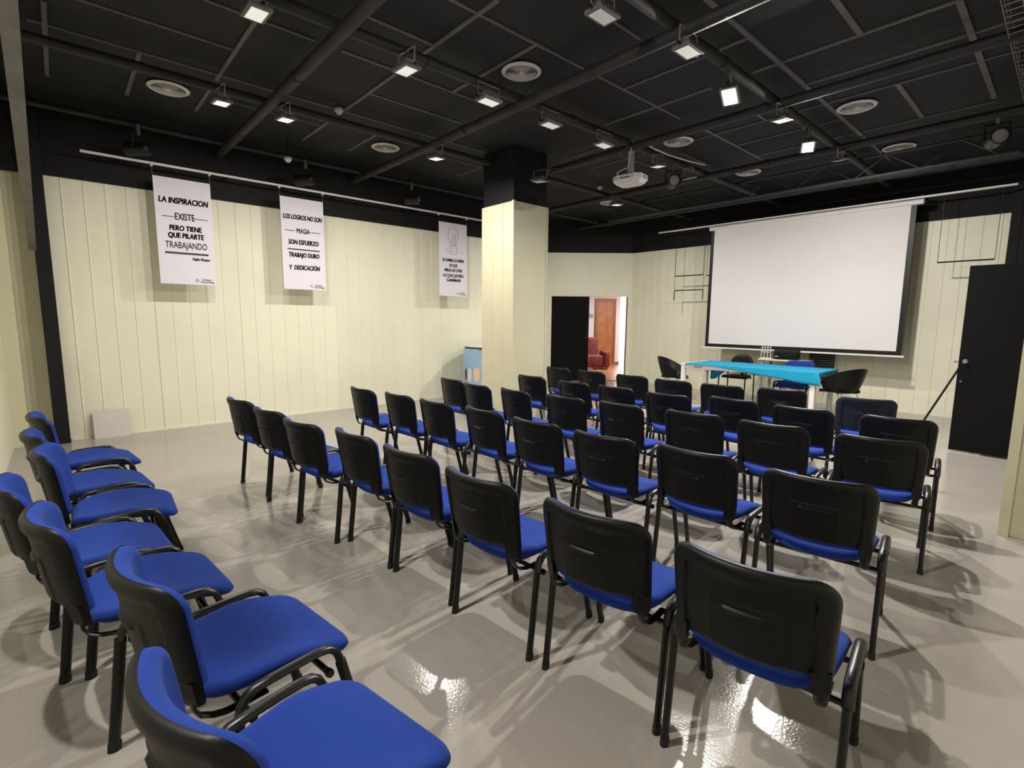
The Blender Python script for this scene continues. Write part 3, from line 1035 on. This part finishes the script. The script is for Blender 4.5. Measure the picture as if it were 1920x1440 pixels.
sm = cl.modifiers.new('thickness', 'SOLIDIFY')
sm.thickness = 0.002
tag(cl, 'turquoise cloth draped over the white conference table, hanging at the right corner', 'tablecloth')


# ------------------------------------------------------------------ visitor chairs
def sdf_rr(x, z, hx, z0, z1, r_bot, r_top):
    """inside distance to the edge of a rectangle with rounded corners"""
    cz = (z0 + z1) / 2
    hz = (z1 - z0) / 2
    r = r_top if z > cz else r_bot
    qx = abs(x) - hx + r
    qz = abs(z - cz) - hz + r
    o = math.hypot(max(qx, 0), max(qz, 0)) + min(max(qx, qz), 0) - r
    return -o


def slab(hx_fn, z0, z1, r_bot, r_top, nu, nv, front, back, plane='xz'):
    """closed body over a rounded outline; front/back(x, z, e) give the offset of each side"""
    rows = []
    for j in range(nv + 1):
        t = j / nv
        t = 0.5 - 0.5 * cos(pi * t) if False else t
        rows.append(z0 + (z1 - z0) * t)
    # finer rows in the rounded corners
    extra = [z1 - r_top * (1 - cos(a * pi / 2 / 7)) for a in range(0, 8)] + [z0 + r_bot * (1 - cos(a * pi / 2 / 6)) for a in range(0, 7)]
    rows = sorted(set([round(q, 5) for q in rows if z0 + r_bot < q < z1 - r_top] + [round(q, 5) for q in extra]))
    F, Bk = [], []
    for z in rows:
        hx = hx_fn(z)
        w = hx
        if z > z1 - r_top:
            d = z - (z1 - r_top)
            w = hx - r_top + sqrt(max(0, r_top ** 2 - d * d))
        elif z < z0 + r_bot:
            d = (z0 + r_bot) - z
            w = hx - r_bot + sqrt(max(0, r_bot ** 2 - d * d))
        fr, br = [], []
        for i in range(nu + 1):
            s = i / nu * 2 - 1
            s = sin(s * pi / 2) * 0.35 + s * 0.65
            x = w * s
            e = sdf_rr(x * hx_fn(z0) / hx, z, hx_fn(z0), z0, z1, r_bot, r_top)
            e = max(0.0, e)
            fr.append((x, z, front(x, z, e)))
            br.append((x, z, back(x, z, e)))
        F.append(fr)
        Bk.append(br)
    vs, fs = [], []
    n = nu + 1
    R = len(rows)
    for grid in (F, Bk):
        for row in grid:
            for x, z, y in row:
                vs.append((x, y, z) if plane == 'xz' else (x, z, y))
    for j in range(R - 1):
        for i in range(nu):
            a = j * n + i
            fs.append((a, a + 1, a + n + 1, a + n))
            b_ = R * n + a
            fs.append((b_, b_ + n, b_ + n + 1, b_ + 1))
    off = R * n
    for j in range(R - 1):
        for i in (0, nu):
            a = j * n + i
            fs.append((a, a + n, off + a + n, off + a))
    for j in (0, R - 1):
        for i in range(nu):
            a = j * n + i
            fs.append((a, a + 1, off + a + 1, off + a))
    return MB().add(vs, fs)


BZ0, BZ1 = 0.475, 0.818


def back_y(x, z):
    """mid surface of the backrest"""
    return -0.288 - 0.16 * (z - 0.475) + 1.4 * x * x


def smooth01(a, b, x):
    t = max(0, min(1, (x - a) / (b - a)))
    return t * t * (3 - 2 * t)


def shell_back(x, z, e):
    d = 0.020 * sqrt(max(0, 1 - (1 - min(e / 0.022, 1)) ** 2))
    side = min(e, 0.4)
    # border, then the recessed field (open towards the bottom)
    ed = min(0.228 - abs(x), BZ1 - z)
    d -= 0.010 * smooth01(0.044, 0.052, ed)
    # embossed plate and grip slot
    ax = abs(x + 0.0)
    if z < 0.70:
        d += 0.004 * (1 - smooth01(0.098, 0.104, ax)) * (1 - smooth01(0.688, 0.694, z))
    d += 0.008 * (1 - smooth01(0.056, 0.064, ax)) * (1 - smooth01(0.004, 0.009, abs(z - 0.668)))
    # field bottom lies deeper between the two feet of the shell
    return back_y(x, z) - d


def shell_lowcut(x, z):
    return z


def make_visitor_chair(kind):
    t = thing('visitor_chair', 'x', 'chair', (0, 0, 0), 0, 'blue visitor chairs')
    hx = lambda z: 0.222 + 0.012 * (z - 0.475) / 0.33
    shellm = M['shell'] if kind == 'black' else M['navy']
    # shell: panel that ends higher in the middle, two feet at the sides
    pan = slab(hx, 0.515, BZ1, 0.012, 0.072, 72, 64, lambda x, z, e: back_y(x, z) + 0.004, shell_back)
    for s in (-1, 1):
        # feet of the shell
        vs, fs = [], []
        for k, (z, w) in enumerate([(0.54, 0.024), (0.50, 0.024), (0.475, 0.022), (0.462, 0.017)]):
            xc = s * (0.222 - 0.024)
            for (a, bq) in ((-1, 0.004), (1, 0.004), (1, -0.020), (-1, -0.020)):
                xx = xc + a * w
                vs.append((xx, back_y(xx, z) + bq * (1 if k < 3 else 0.7), z))
        for k in range(3):
            for q in range(4):
                q2 = (q + 1) % 4
                fs.append((k * 4 + q, k * 4 + q2, k * 4 + 4 + q2, k * 4 + 4 + q))
        fs += [(0, 1, 2, 3), (15, 14, 13, 12)]
        pan.add(vs, fs)
    pan.build('back_shell', shellm, t, smooth=True, angle=50)
    hx2 = lambda z: 0.219 + 0.012 * (z - 0.475) / 0.33
    slab(hx2, 0.50, BZ1 - 0.002, 0.03, 0.072, 26, 20,
         lambda x, z, e: back_y(x, z) + 0.004 + 0.034 * sqrt(max(0, 1 - (1 - min(e / 0.03, 1)) ** 2)),
         lambda x, z, e: back_y(x, z) + 0.0035).build('backrest', M['blue'], t, smooth=True, angle=70)

    # seat
    def zc(x, y):
        z = 0.430 + 0.030 * (x / 0.22) ** 2 * (1 - smooth01(0.0, 0.2, y))
        if y > 0.06:
            z -= 0.030 * ((y - 0.06) / 0.175) ** 2
        return z
    hs = lambda y: 0.212 + 0.018 * smooth01(-0.2, 0.05, y)
    slab(hs, -0.222, 0.235, 0.115, 0.07, 28, 26,
         lambda x, y, e: zc(x, y) + 0.026 * sqrt(max(0, 1 - (1 - min(e / 0.035, 1)) ** 2)),
         lambda x, y, e: zc(x, y) - 0.016 * sqrt(max(0, 1 - (1 - min(e / 0.02, 1)) ** 2)), plane='xy').build('seat', M['blue'], t, smooth=True, angle=75)
    hp_ = lambda y: 0.190 + 0.018 * smooth01(-0.2, 0.05, y)
    slab(hp_, -0.195, 0.215, 0.075, 0.06, 12, 12,
         lambda x, y, e: zc(x, y) - 0.014,
         lambda x, y, e: zc(x, y) - 0.016 - 0.014 * sqrt(max(0, 1 - (1 - min(e / 0.03, 1)) ** 2)), plane='xy').build('seat_pan', M['shell'], t, smooth=True, angle=60)
    # side frames
    LX = 0.256
    for s in (-1, 1):
        x = s * LX
        top = [(x, -0.152, 0.395), (x, -0.146, 0.425), (x, -0.132, 0.448), (x, -0.108, 0.462), (x, -0.06, 0.466), (x, 0.02, 0.468), (x, 0.085, 0.468), (x, 0.118, 0.462), (x, 0.140, 0.445), (x, 0.152, 0.42), (x, 0.158, 0.395)]
        MB().tube(top, 0.0175, 12, 0.0125, upv=(1, 0, 0)).build('side_rail', M['cap'], t, smooth=True)
        for (ya, yb) in ((-0.152, -0.198), (0.158, 0.258)):
            lg = MB().tube([(x, ya, 0.40), (x, (ya + yb) / 2, 0.2), (x, yb, 0.015)], 0.0125, 12, 0.018, upv=(1, 0, 0)).build('leg', M['tube'], t, smooth=True)
            MB().tube([(x, yb + (0.003 if yb < 0 else -0.003), 0.03), (x, yb, 0.0)], 0.0145, 12, 0.0205, upv=(1, 0, 0)).build('foot_cap', M['rubber'], lg, smooth=True)
        # flat bracket that carries the back
        xb = s * 0.196
        jp = [(xb, back_y(xb, 0.47) - 0.010, 0.475), (xb, back_y(xb, 0.47) - 0.008, 0.45), (xb, back_y(xb, 0.45) + 0.002, 0.425), (xb, -0.195, 0.405), (xb, -0.165, 0.396), (xb, -0.12, 0.392), (xb, -0.05, 0.392)]
        MB().tube(jp, 0.015, 10, 0.006, upv=(1, 0, 0)).build('back_bracket', M['tube'], t, smooth=True)
    for y in (-0.12, 0.115):
        cb = MB().tube([(-LX - 0.004, y, 0.385), (LX + 0.004, y, 0.385)], 0.010, 10).build('crossbar', M['tube'], t, smooth=True)
        for s in (-1, 1):
            MB().lathe([(0, -0.012), (0.012, -0.012), (0.014, 0.0), (0.012, 0.010), (0, 0.010)], (s * (LX + 0.006), y, 0.385), 12, axis='x').build('bolt_cap', M['tube'], cb, smooth=True)
    return t


ch_black = make_visitor_chair('black')
ch_navy = make_visitor_chair('navy')
index_kids(ch_black)
index_kids(ch_navy)
# (TL x, y, TR x, y) of the tops of the backs on the plane z = 0.8, measured row by row from the front
ROWS = [
    ('front row facing the turquoise table', [(-4.935, 5.32, 0), (-4.33, 5.33, 0), (-3.68, 5.33, 3), (-3.055, 5.28, 5), (-2.50, 5.31, 8), (-1.945, 5.46, 12), (-1.20, 5.41, 20)]),
    ('second row', [(-4.415, 4.28, 3), (-3.69, 4.24, 0), (-3.14, 4.27, 0), (-2.52, 4.24, 5), (-1.985, 4.44, -4), (-1.355, 4.42, 1), (-0.795, 4.50, 12)]),
    ('middle row', [(-4.69, 3.32, -4), (-4.04, 3.25, -3), (-3.57, 3.30, -8), (-2.96, 3.36, 3), (-2.38, 3.44, -3), (-1.87, 3.53, 8), (-1.305, 3.56, 6), (-0.715, 3.62, 14)]),
    ('fourth row', [(-4.515, 2.18, 2), (-4.035, 2.27, 3), (-3.415, 2.31, 1), (-2.905, 2.39, -2), (-2.36, 2.39, 3), (-1.77, 2.41, 6), (-1.245, 2.50, 4), (-0.705, 2.49, 13)]),
    ('fifth row', [(-4.65, 1.09, 9), (-4.00, 1.13, 10), (-3.40, 1.16, 10), (-2.87, 1.29, 3), (-2.30, 1.33, 6), (-1.72, 1.345, 5), (-1.10, 1.41, 8), (-0.565, 1.45, 9)]),
    ('nearest row with seats seen from above', [(-4.75, -0.14, 6), (-4.02, -0.14, 6), (-3.36, -0.08, -3), (-2.87, -0.19, 4), (-2.33, -0.07, 5), (-1.67, 0.13, 8), (-1.05, 0.13, 11)]),
]
def centre_of(x, y, a):
    a = radians(a)
    return (x + 0.27 * -sin(a), y + 0.27 * cos(a), a)


def frames_meet(p, q):
    """do the footprints (0.565 x 0.49 m) of two chairs overlap"""
    P, Q = centre_of(*p), centre_of(*q)
    d = Vector((Q[0] - P[0], Q[1] - P[1]))
    for a in (P[2], Q[2]):
        for ax in (Vector((cos(a), sin(a))), Vector((-sin(a), cos(a)))):
            ext = 0
            for b in (P[2], Q[2]):
                ext += abs(ax.dot(Vector((cos(b), sin(b))))) * 0.274 + abs(ax.dot(Vector((-sin(b), cos(b))))) * 0.235
            if abs(d.dot(ax)) > ext:
                return False
    return True


DAMP = (0.8, 0.7, 0.7, 0.65, 0.85, 1.0)
used_b = used_n = False
for ri, (rname, row) in enumerate(ROWS):
    nrow = len(row)
    # neighbouring frames touch but never share space
    xs = [q[0] for q in row]
    for k in range(nrow - 2, -1, -1):
        for _ in range(60):
            if not frames_meet((xs[k], row[k][1], row[k][2] * DAMP[ri]), (xs[k + 1], row[k + 1][1], row[k + 1][2] * DAMP[ri])):
                break
            xs[k] -= 0.003
    row = [(xs[k], q[1], q[2] * DAMP[ri]) for k, q in enumerate(row)]
    for k, (x, y, a) in enumerate(row):
        if ri == 0 and k == nrow - 1:
            c = ch_navy
        else:
            c = copy_tree(ch_black) if used_b else ch_black
            used_b = True
        a = radians(a)
        # the measured point is the middle of the line between the two top corners, 0.27 behind the chair's centre
        c.location = (x + 0.27 * -sin(a), y + 0.27 * cos(a), 0)
        c.rotation_euler = (0, 0, a)
        pos = 'rightmost' if k == nrow - 1 else ('leftmost' if k == 0 else ORD[k] + ' from the left')
        if ri == 0 and k == nrow - 1:
            c['label'] = 'blue chair with a dark navy back instead of black, rightmost in the front row'
        else:
            c['label'] = 'black-backed blue chair, %s in the %s' % (pos, rname)
        if ri == 5:
            near = ('nearest', 'second nearest', 'third nearest', 'fourth nearest', 'fifth nearest', 'second farthest', 'farthest')[nrow - 1 - k]
            c['label'] = 'blue chair seen from above, %s to the camera in the left-hand row' % near if k else 'blue chair farthest from the camera in the left-hand row, before the black post'
            if k == 1:
                c['label'] = 'blue chair second farthest from the camera in the left-hand row'

# blue visitor chair behind the table, facing the audience
c = copy_tree(ch_black)
c.location = (-3.12, 9.26, 0)
c.rotation_euler = (0, 0, pi)
c['label'] = 'blue chair facing the audience behind the right half of the turquoise table'
for q in c.children:
    pass


# black bucket chairs on chrome legs at the two ends of the table
def make_bucket():
    t = thing('bucket_chair', 'x', 'chair', (0, 0, 0), 0, 'black bucket chairs at the table ends')
    # local frame: sitter looks along +y
    nu, nv = 30, 18
    vs, fs = [], []
    for side in (0, 1):
        for j in range(nv + 1):
            v_ = j / nv
            for i in range(nu + 1):
                a = radians(-118 + 236 * i / nu)      # 0 = behind the sitter
                lift = 0.5 + 0.5 * cos(a)             # 1 at back, ~0.25 at the arms
                rim = 0.44 + 0.37 * (max(0, lift) ** 0.8)
                zz = 0.43 + (rim - 0.43) * v_ ** 1.1
                r = 0.20 + 0.075 * v_ ** 0.6 + 0.05 * v_ * lift
                r -= 0.006 * side
                vs.append((r * sin(a) * 1.05, -r * cos(a) * 0.98 + 0.0, zz))
    n = nu + 1
    off = n * (nv + 1)
    for j in range(nv):
        for i in range(nu):
            q = j * n + i
            fs.append((q, q + 1, q + n + 1, q + n))
            fs.append((off + q, off + q + n, off + q + n + 1, off + q + 1))
    for i in range(nu):
        q = nv * n + i
        fs.append((q, q + 1, off + q + 1, off + q))
        fs.append((i, off + i, off + i + 1, i + 1))
    for j in range(nv):
        for i in (0, nu):
            q = j * n + i
            fs.append((q, q + n, off + q + n, off + q))
    MB().add(vs, fs).build('back_shell', M['shell'], t, smooth=True, angle=50)
    slab(lambda y: 0.215, -0.21, 0.24, 0.12, 0.08, 16, 16, lambda x, y, e: 0.442 + 0.02 * (x / 0.2) ** 2 - 0.03 * max(0, (y - 0.1) / 0.14) ** 2, lambda x, y, e: 0.425 - 0.03 * max(0, (y - 0.1) / 0.14) ** 2, plane='xy').build('seat', M['shell'], t, smooth=True)
    for s in (-1, 1):
        for (ya, yb) in ((-0.12, -0.24), (0.14, 0.22)):
            MB().tube([(s * 0.14, ya * 0.6, 0.415), (s * 0.18, ya, 0.40), (s * 0.20, (ya + yb) / 2, 0.2), (s * 0.22, yb, 0.0)], 0.009, 10).build('leg', M['chrome'], t, smooth=True)
    MB().tube([(-0.16, -0.08, 0.41), (0.16, -0.08, 0.41)], 0.008, 8).tube([(-0.16, 0.09, 0.41), (0.16, 0.09, 0.41)], 0.008, 8).build('crossbar', M['chrome'], t, smooth=True)
    return t


bk = make_bucket()
index_kids(bk)
bk.location = (-5.06, 8.72, 0)
bk.rotation_euler = (0, 0, radians(-75))
bk['label'] = 'black plastic bucket chair at the left end of the turquoise table'
b2 = copy_tree(bk)
b2.location = (-2.33, 8.95, 0)
b2.rotation_euler = (0, 0, radians(62))
b2['label'] = 'black plastic bucket chair at the right end of the turquoise table'

# round-backed black chair behind the table
rc = thing('round_backed_chair', 'black upholstered chair with a round back behind the left half of the table', 'chair', (-4.22, 9.54, 0), pi)
slab(lambda z: 0.215, 0.50, 0.86, 0.12, 0.17, 24, 20, lambda x, z, e: -0.20 - 0.1 * (z - 0.5) + 0.5 * x * x + 0.03 * sqrt(max(0, 1 - (1 - min(e / 0.03, 1)) ** 2)), lambda x, z, e: -0.20 - 0.1 * (z - 0.5) + 0.5 * x * x - 0.012 * sqrt(max(0, 1 - (1 - min(e / 0.03, 1)) ** 2))).build('backrest', M['shell'], rc, smooth=True, angle=70)
slab(lambda y: 0.225, -0.21, 0.23, 0.10, 0.10, 20, 18, lambda x, y, e: 0.45 + 0.03 * sqrt(max(0, 1 - (1 - min(e / 0.03, 1)) ** 2)), lambda x, y, e: 0.45 - 0.02 * sqrt(max(0, 1 - (1 - min(e / 0.03, 1)) ** 2)), plane='xy').build('seat', M['shell'], rc, smooth=True, angle=70)
MB().tube([(0, -0.16, 0.43), (0, -0.245, 0.47), (0, -0.235, 0.60)], 0.03, 10, 0.006, upv=(1, 0, 0)).build('back_bracket', M['black_metal'], rc, smooth=True)
for s in (-1, 1):
    MB().tube([(s * 0.25, -0.20, 0.0), (s * 0.25, -0.17, 0.60), (s * 0.25, -0.14, 0.655), (s * 0.25, -0.08, 0.67), (s * 0.25, 0.10, 0.67), (s * 0.25, 0.16, 0.64), (s * 0.25, 0.19, 0.58), (s * 0.25, 0.21, 0.0)], 0.012, 10).build('arm_frame', M['black_metal'], rc, smooth=True)
MB().tube([(-0.25, -0.1, 0.43), (0.25, -0.1, 0.43)], 0.01, 8).tube([(-0.25, 0.1, 0.43), (0.25, 0.1, 0.43)], 0.01, 8).build('crossbar', M['black_metal'], rc, smooth=True)

# ------------------------------------------------------------------ small desk behind, with bag and wire stand
sd = thing('side_desk', 'small grey-white desk under the lower edge of the screen, behind the table', 'desk', (-3.49, 9.95, 0))
MB().rbox(-0.42, 0.36, -0.25, 0.25, 0.78, 0.81, 0.004).build('desktop', M['white_plastic'], sd)
for x in (-0.36, 0.30):
    for y in (-0.2, 0.2):
        MB().rbox(x - 0.02, x + 0.02, y - 0.02, y + 0.02, 0, 0.78, 0.003).build('leg', M['grey_plastic'], sd)
bg = thing('black_bag', 'black briefcase on the small desk, in front of the lower edge of the screen', 'bag', (-3.45, 9.80, 0.81))
MB().rbox(-0.21, 0.21, -0.065, 0.065, 0.001, 0.18, 0.03, 4).build('case_body', M['shell'], bg, smooth=True)
MB().tube([(-0.07, 0, 0.198), (-0.06, 0, 0.225), (0.06, 0, 0.225), (0.07, 0, 0.198)], 0.008, 8).build('handle', M['black_metal'], bg, smooth=True)
MB().box(-0.18, -0.12, -0.068, -0.064, 0.05, 0.06).build('badge', M['white_metal'], bg)
ws = thing('wire_stand', 'small white wire stand on the desk left of the black briefcase', 'wire stand', (-3.80, 9.76, 0.811))
w_ = MB()
for x in (-0.09, -0.03, 0.03, 0.09):
    w_.tube([(x, 0, 0.0), (x * 0.8, 0.02, 0.26)], 0.006, 6)
for z in (0.006, 0.12, 0.2):
    w_.tube([(-0.09, 0, z), (0.09, 0, z)], 0.005, 6)
w_.tube([(-0.09, 0, 0.006), (-0.09, 0.09, 0.006), (0.09, 0.09, 0.006), (0.09, 0, 0.006)], 0.005, 6)
w_.build('wire_frame', M['white_metal'], ws)

# wall grille and boxing under the screen
gr = thing('wall_grille', 'dark louvred grille in the front wall below the screen', 'vent', (-3.06, YF, 0))
MB().box(-0.24, 0.24, -0.03, -0.012, 0.40, 0.98).build('frame', M['white_plastic'], gr)
MB().box(-0.21, 0.21, -0.034, -0.03, 0.43, 0.95).build('dark_opening', M['black_metal'], gr)
for i in range(12):
    z = 0.45 + i * 0.042
    MB().box(-0.21, 0.21, -0.045, -0.032, z, z + 0.012).build('louvre', M['grey_plastic'], gr)

# little bottle and box on the floor by the left bucket chair
bo = thing('spray_bottle', 'small clear-white bottle standing on the floor by the front wall, right of the doorway', 'bottle', (-6.05, 9.95, 0))
MB().lathe([(0, 0.0), (0.035, 0.0), (0.038, 0.02), (0.038, 0.14), (0.015, 0.19), (0.015, 0.21), (0, 0.21)], seg=16).build('body', M['white_plastic'], bo, smooth=True)
MB().lathe([(0, 0.21), (0.018, 0.21), (0.014, 0.245), (0.006, 0.28), (0, 0.28)], seg=12).build('nozzle', M['white_metal'], bo, smooth=True)
sk = thing('cable_box', 'low white box on the floor at the foot of the front wall', 'box', (-6.2, 10.3, 0))
MB().rbox(-0.16, 0.16, -0.1, 0.1, 0, 0.12, 0.01).build('box_body', M['white_plastic'], sk)
MB().rbox(-0.165, 0.165, -0.105, 0.105, 0.115, 0.13, 0.005).build('lid', M['white_metal'], sk)

# ------------------------------------------------------------------ flip chart easel behind the black door
ez = thing('flipchart_easel', 'easel with dark legs and a white pad, half hidden behind the right black door', 'easel', (-0.84, 9.55, 0))
MB().tube([(-0.55, -0.05, 0.0), (-0.18, 0.05, 0.95)], 0.014, 8).build('leg', M['black_metal'], ez, smooth=True)
MB().tube([(0.55, -0.05, 0.0), (0.18, 0.05, 0.95)], 0.014, 8).build('leg', M['black_metal'], ez, smooth=True)
MB().tube([(0.0, 0.55, 0.0), (0.0, 0.12, 1.0)], 0.014, 8).build('leg', M['black_metal'], ez, smooth=True)
MB().rbox(-0.28, 0.28, 0.0, 0.07, 0.93, 0.96, 0.004).rbox(-0.2, 0.2, 0.04, 0.08, 0.85, 0.93, 0.004).build('tray', M['grey_plastic'], ez)
bdv = []
for (z, hw, y) in ((0.965, 0.2, 0.03), (1.3, 0.12, 0.09)):
    for x in (-hw, hw):
        for dy in (0, 0.02):
            bdv.append((x, y + dy, z))
MB().add(bdv, [(0, 1, 3, 2), (4, 6, 7, 5), (0, 4, 5, 1), (2, 3, 7, 6), (0, 2, 6, 4), (1, 5, 7, 3)]).build('white_pad', M['white_metal'], ez)

# ------------------------------------------------------------------ leaning white board, blue counter
lb = thing('leaning_board', 'small white board leaning against the foot of the left wall', 'board', (XL + 0.085, 0.385, 0), 0)
vs = []
for (z, x) in ((0.0, 0.0), (0.335, -0.05)):
    for y in (-0.178, 0.178):
        for dx in (0, 0.012):
            vs.append((x + dx, y, z))
MB().add(vs, [(0, 1, 3, 2), (4, 6, 7, 5), (0, 4, 5, 1), (2, 3, 7, 6), (0, 2, 6, 4), (1, 5, 7, 3)]).build('panel', M['board'], lb)

pc = thing('promotional_counter', 'light blue curved counter with a pale top, standing behind the cream pillar', 'counter', (-7.25, 6.02, 0))
vs, fs = [], []
N = 28
for i in range(N + 1):
    a = radians(-100 + 200 * i / N)
    for z in (0.02, 0.96):
        vs.append((0.42 * cos(a) - 0.12, 0.55 * sin(a), z))
for i in range(N):
    fs.append((2 * i, 2 * i + 2, 2 * i + 3, 2 * i + 1))
vb = len(vs)
fs.append((0, 1, 2 * N + 1, 2 * N))
fs.append(tuple(2 * i for i in range(N + 1)))
MB().add(vs, fs).build('printed_front', M['light_blue'], pc, smooth=True)
MB().lathe([(0, 0.96), (0.50, 0.96), (0.50, 0.975), (0, 0.975)], (-0.06, 0, 0), 32).build('black_edge', M['black_metal'], pc)
MB().lathe([(0, 0.976), (0.47, 0.976), (0.48, 0.99), (0, 0.99)], (-0.06, 0, 0), 32).build('counter_top', M['white_metal'], pc)
for (aa, z0, z1, w, mm, nm) in [(-88, 0.38, 0.60, 4, 'brown_print', 'printed_patch'), (-76, 0.36, 0.62, 6, 'pale_print', 'printed_patch'), (-58, 0.36, 0.63, 7, 'peach', 'printed_patch')]:
    vs, fs = [], []
    for k in range(7):
        a = radians(aa - w + 2 * w * k / 6)
        h = sqrt(max(0.05, 1 - ((k - 3) / 3.3) ** 2))
        zc_ = (z0 + z1) / 2
        for z in (zc_ - (z1 - z0) / 2 * h, zc_ + (z1 - z0) / 2 * h):
            vs.append((0.426 * cos(a) - 0.12, 0.557 * sin(a), z))
    for k in range(6):
        fs.append((2 * k, 2 * k + 2, 2 * k + 3, 2 * k + 1))
    MB().add(vs, fs).build(nm, M[mm], pc)

# ------------------------------------------------------------------ hall things
ap, rz_ = emp('', hall, (-0.50, 3.1, 0.004))
ac = thing('armchair', 'burgundy patterned armchair in the hall beyond the doorway', 'armchair', ap, rz_)
MB().rbox(-0.42, 0.36, -0.42, 0.3, 0.06, 0.42, 0.06, 4).build('seat', M['armchair'], ac, smooth=True)
bvs = MB().rbox(-0.42, 0.30, 0.22, 0.44, 0.2, 0.95, 0.09, 4)
bvs.build('backrest', M['armchair'], ac, smooth=True)
for s, x in ((-1, -0.5), (1, 0.44)):
    MB().rbox(x - 0.09, x + 0.11, -0.46, 0.42, 0.06, 0.56, 0.07, 4).build('armrest', M['armchair'], ac, smooth=True)
for x in (-0.5, 0.46):
    for y in (-0.38, 0.34):
        MB().tube([(x, y, 0), (x, y, 0.08)], 0.025, 10).build('foot', M['wood_dark'], ac)
pp, rz_ = emp('', hall, (-0.33, HW - 0.012, 1.62))
sg = thing('door_sign', 'small grey plate on the hall wall left of the wooden door', 'sign', pp, rz_)
MB().rbox(-0.14, 0.14, -0.006, 0.006, -0.055, 0.075, 0.003).build('plate', M['grey_plastic'], sg)
MB().box(-0.08, -0.01, -0.009, -0.006, -0.03, 0.05).build('pictogram', M['white_metal'], sg)
pp, rz_ = emp('', hall, (1.22, 11.97, 1.25))
pf = thing('framed_picture', 'pale green framed picture on the bright wall far beyond the doorway', 'picture', pp, rz_)
MB().box(-0.30, 0.34, -0.02, 0.0, 0.0, 0.92).build('frame', M['grey_plastic'], pf)
MB().box(-0.26, 0.30, -0.026, -0.02, 0.05, 0.87).build('print', M['green'], pf)
pp, rz_ = emp('', hall, (0.62, 11.95, 2.28))
wt = thing('wooden_rail', 'reddish wooden rail high on the bright wall far beyond the doorway', 'rail', pp, rz_)
MB().box(0.0, 1.3, 0, 0.04, 0, 0.1).build('rail_board', M['wood_dark'], wt)
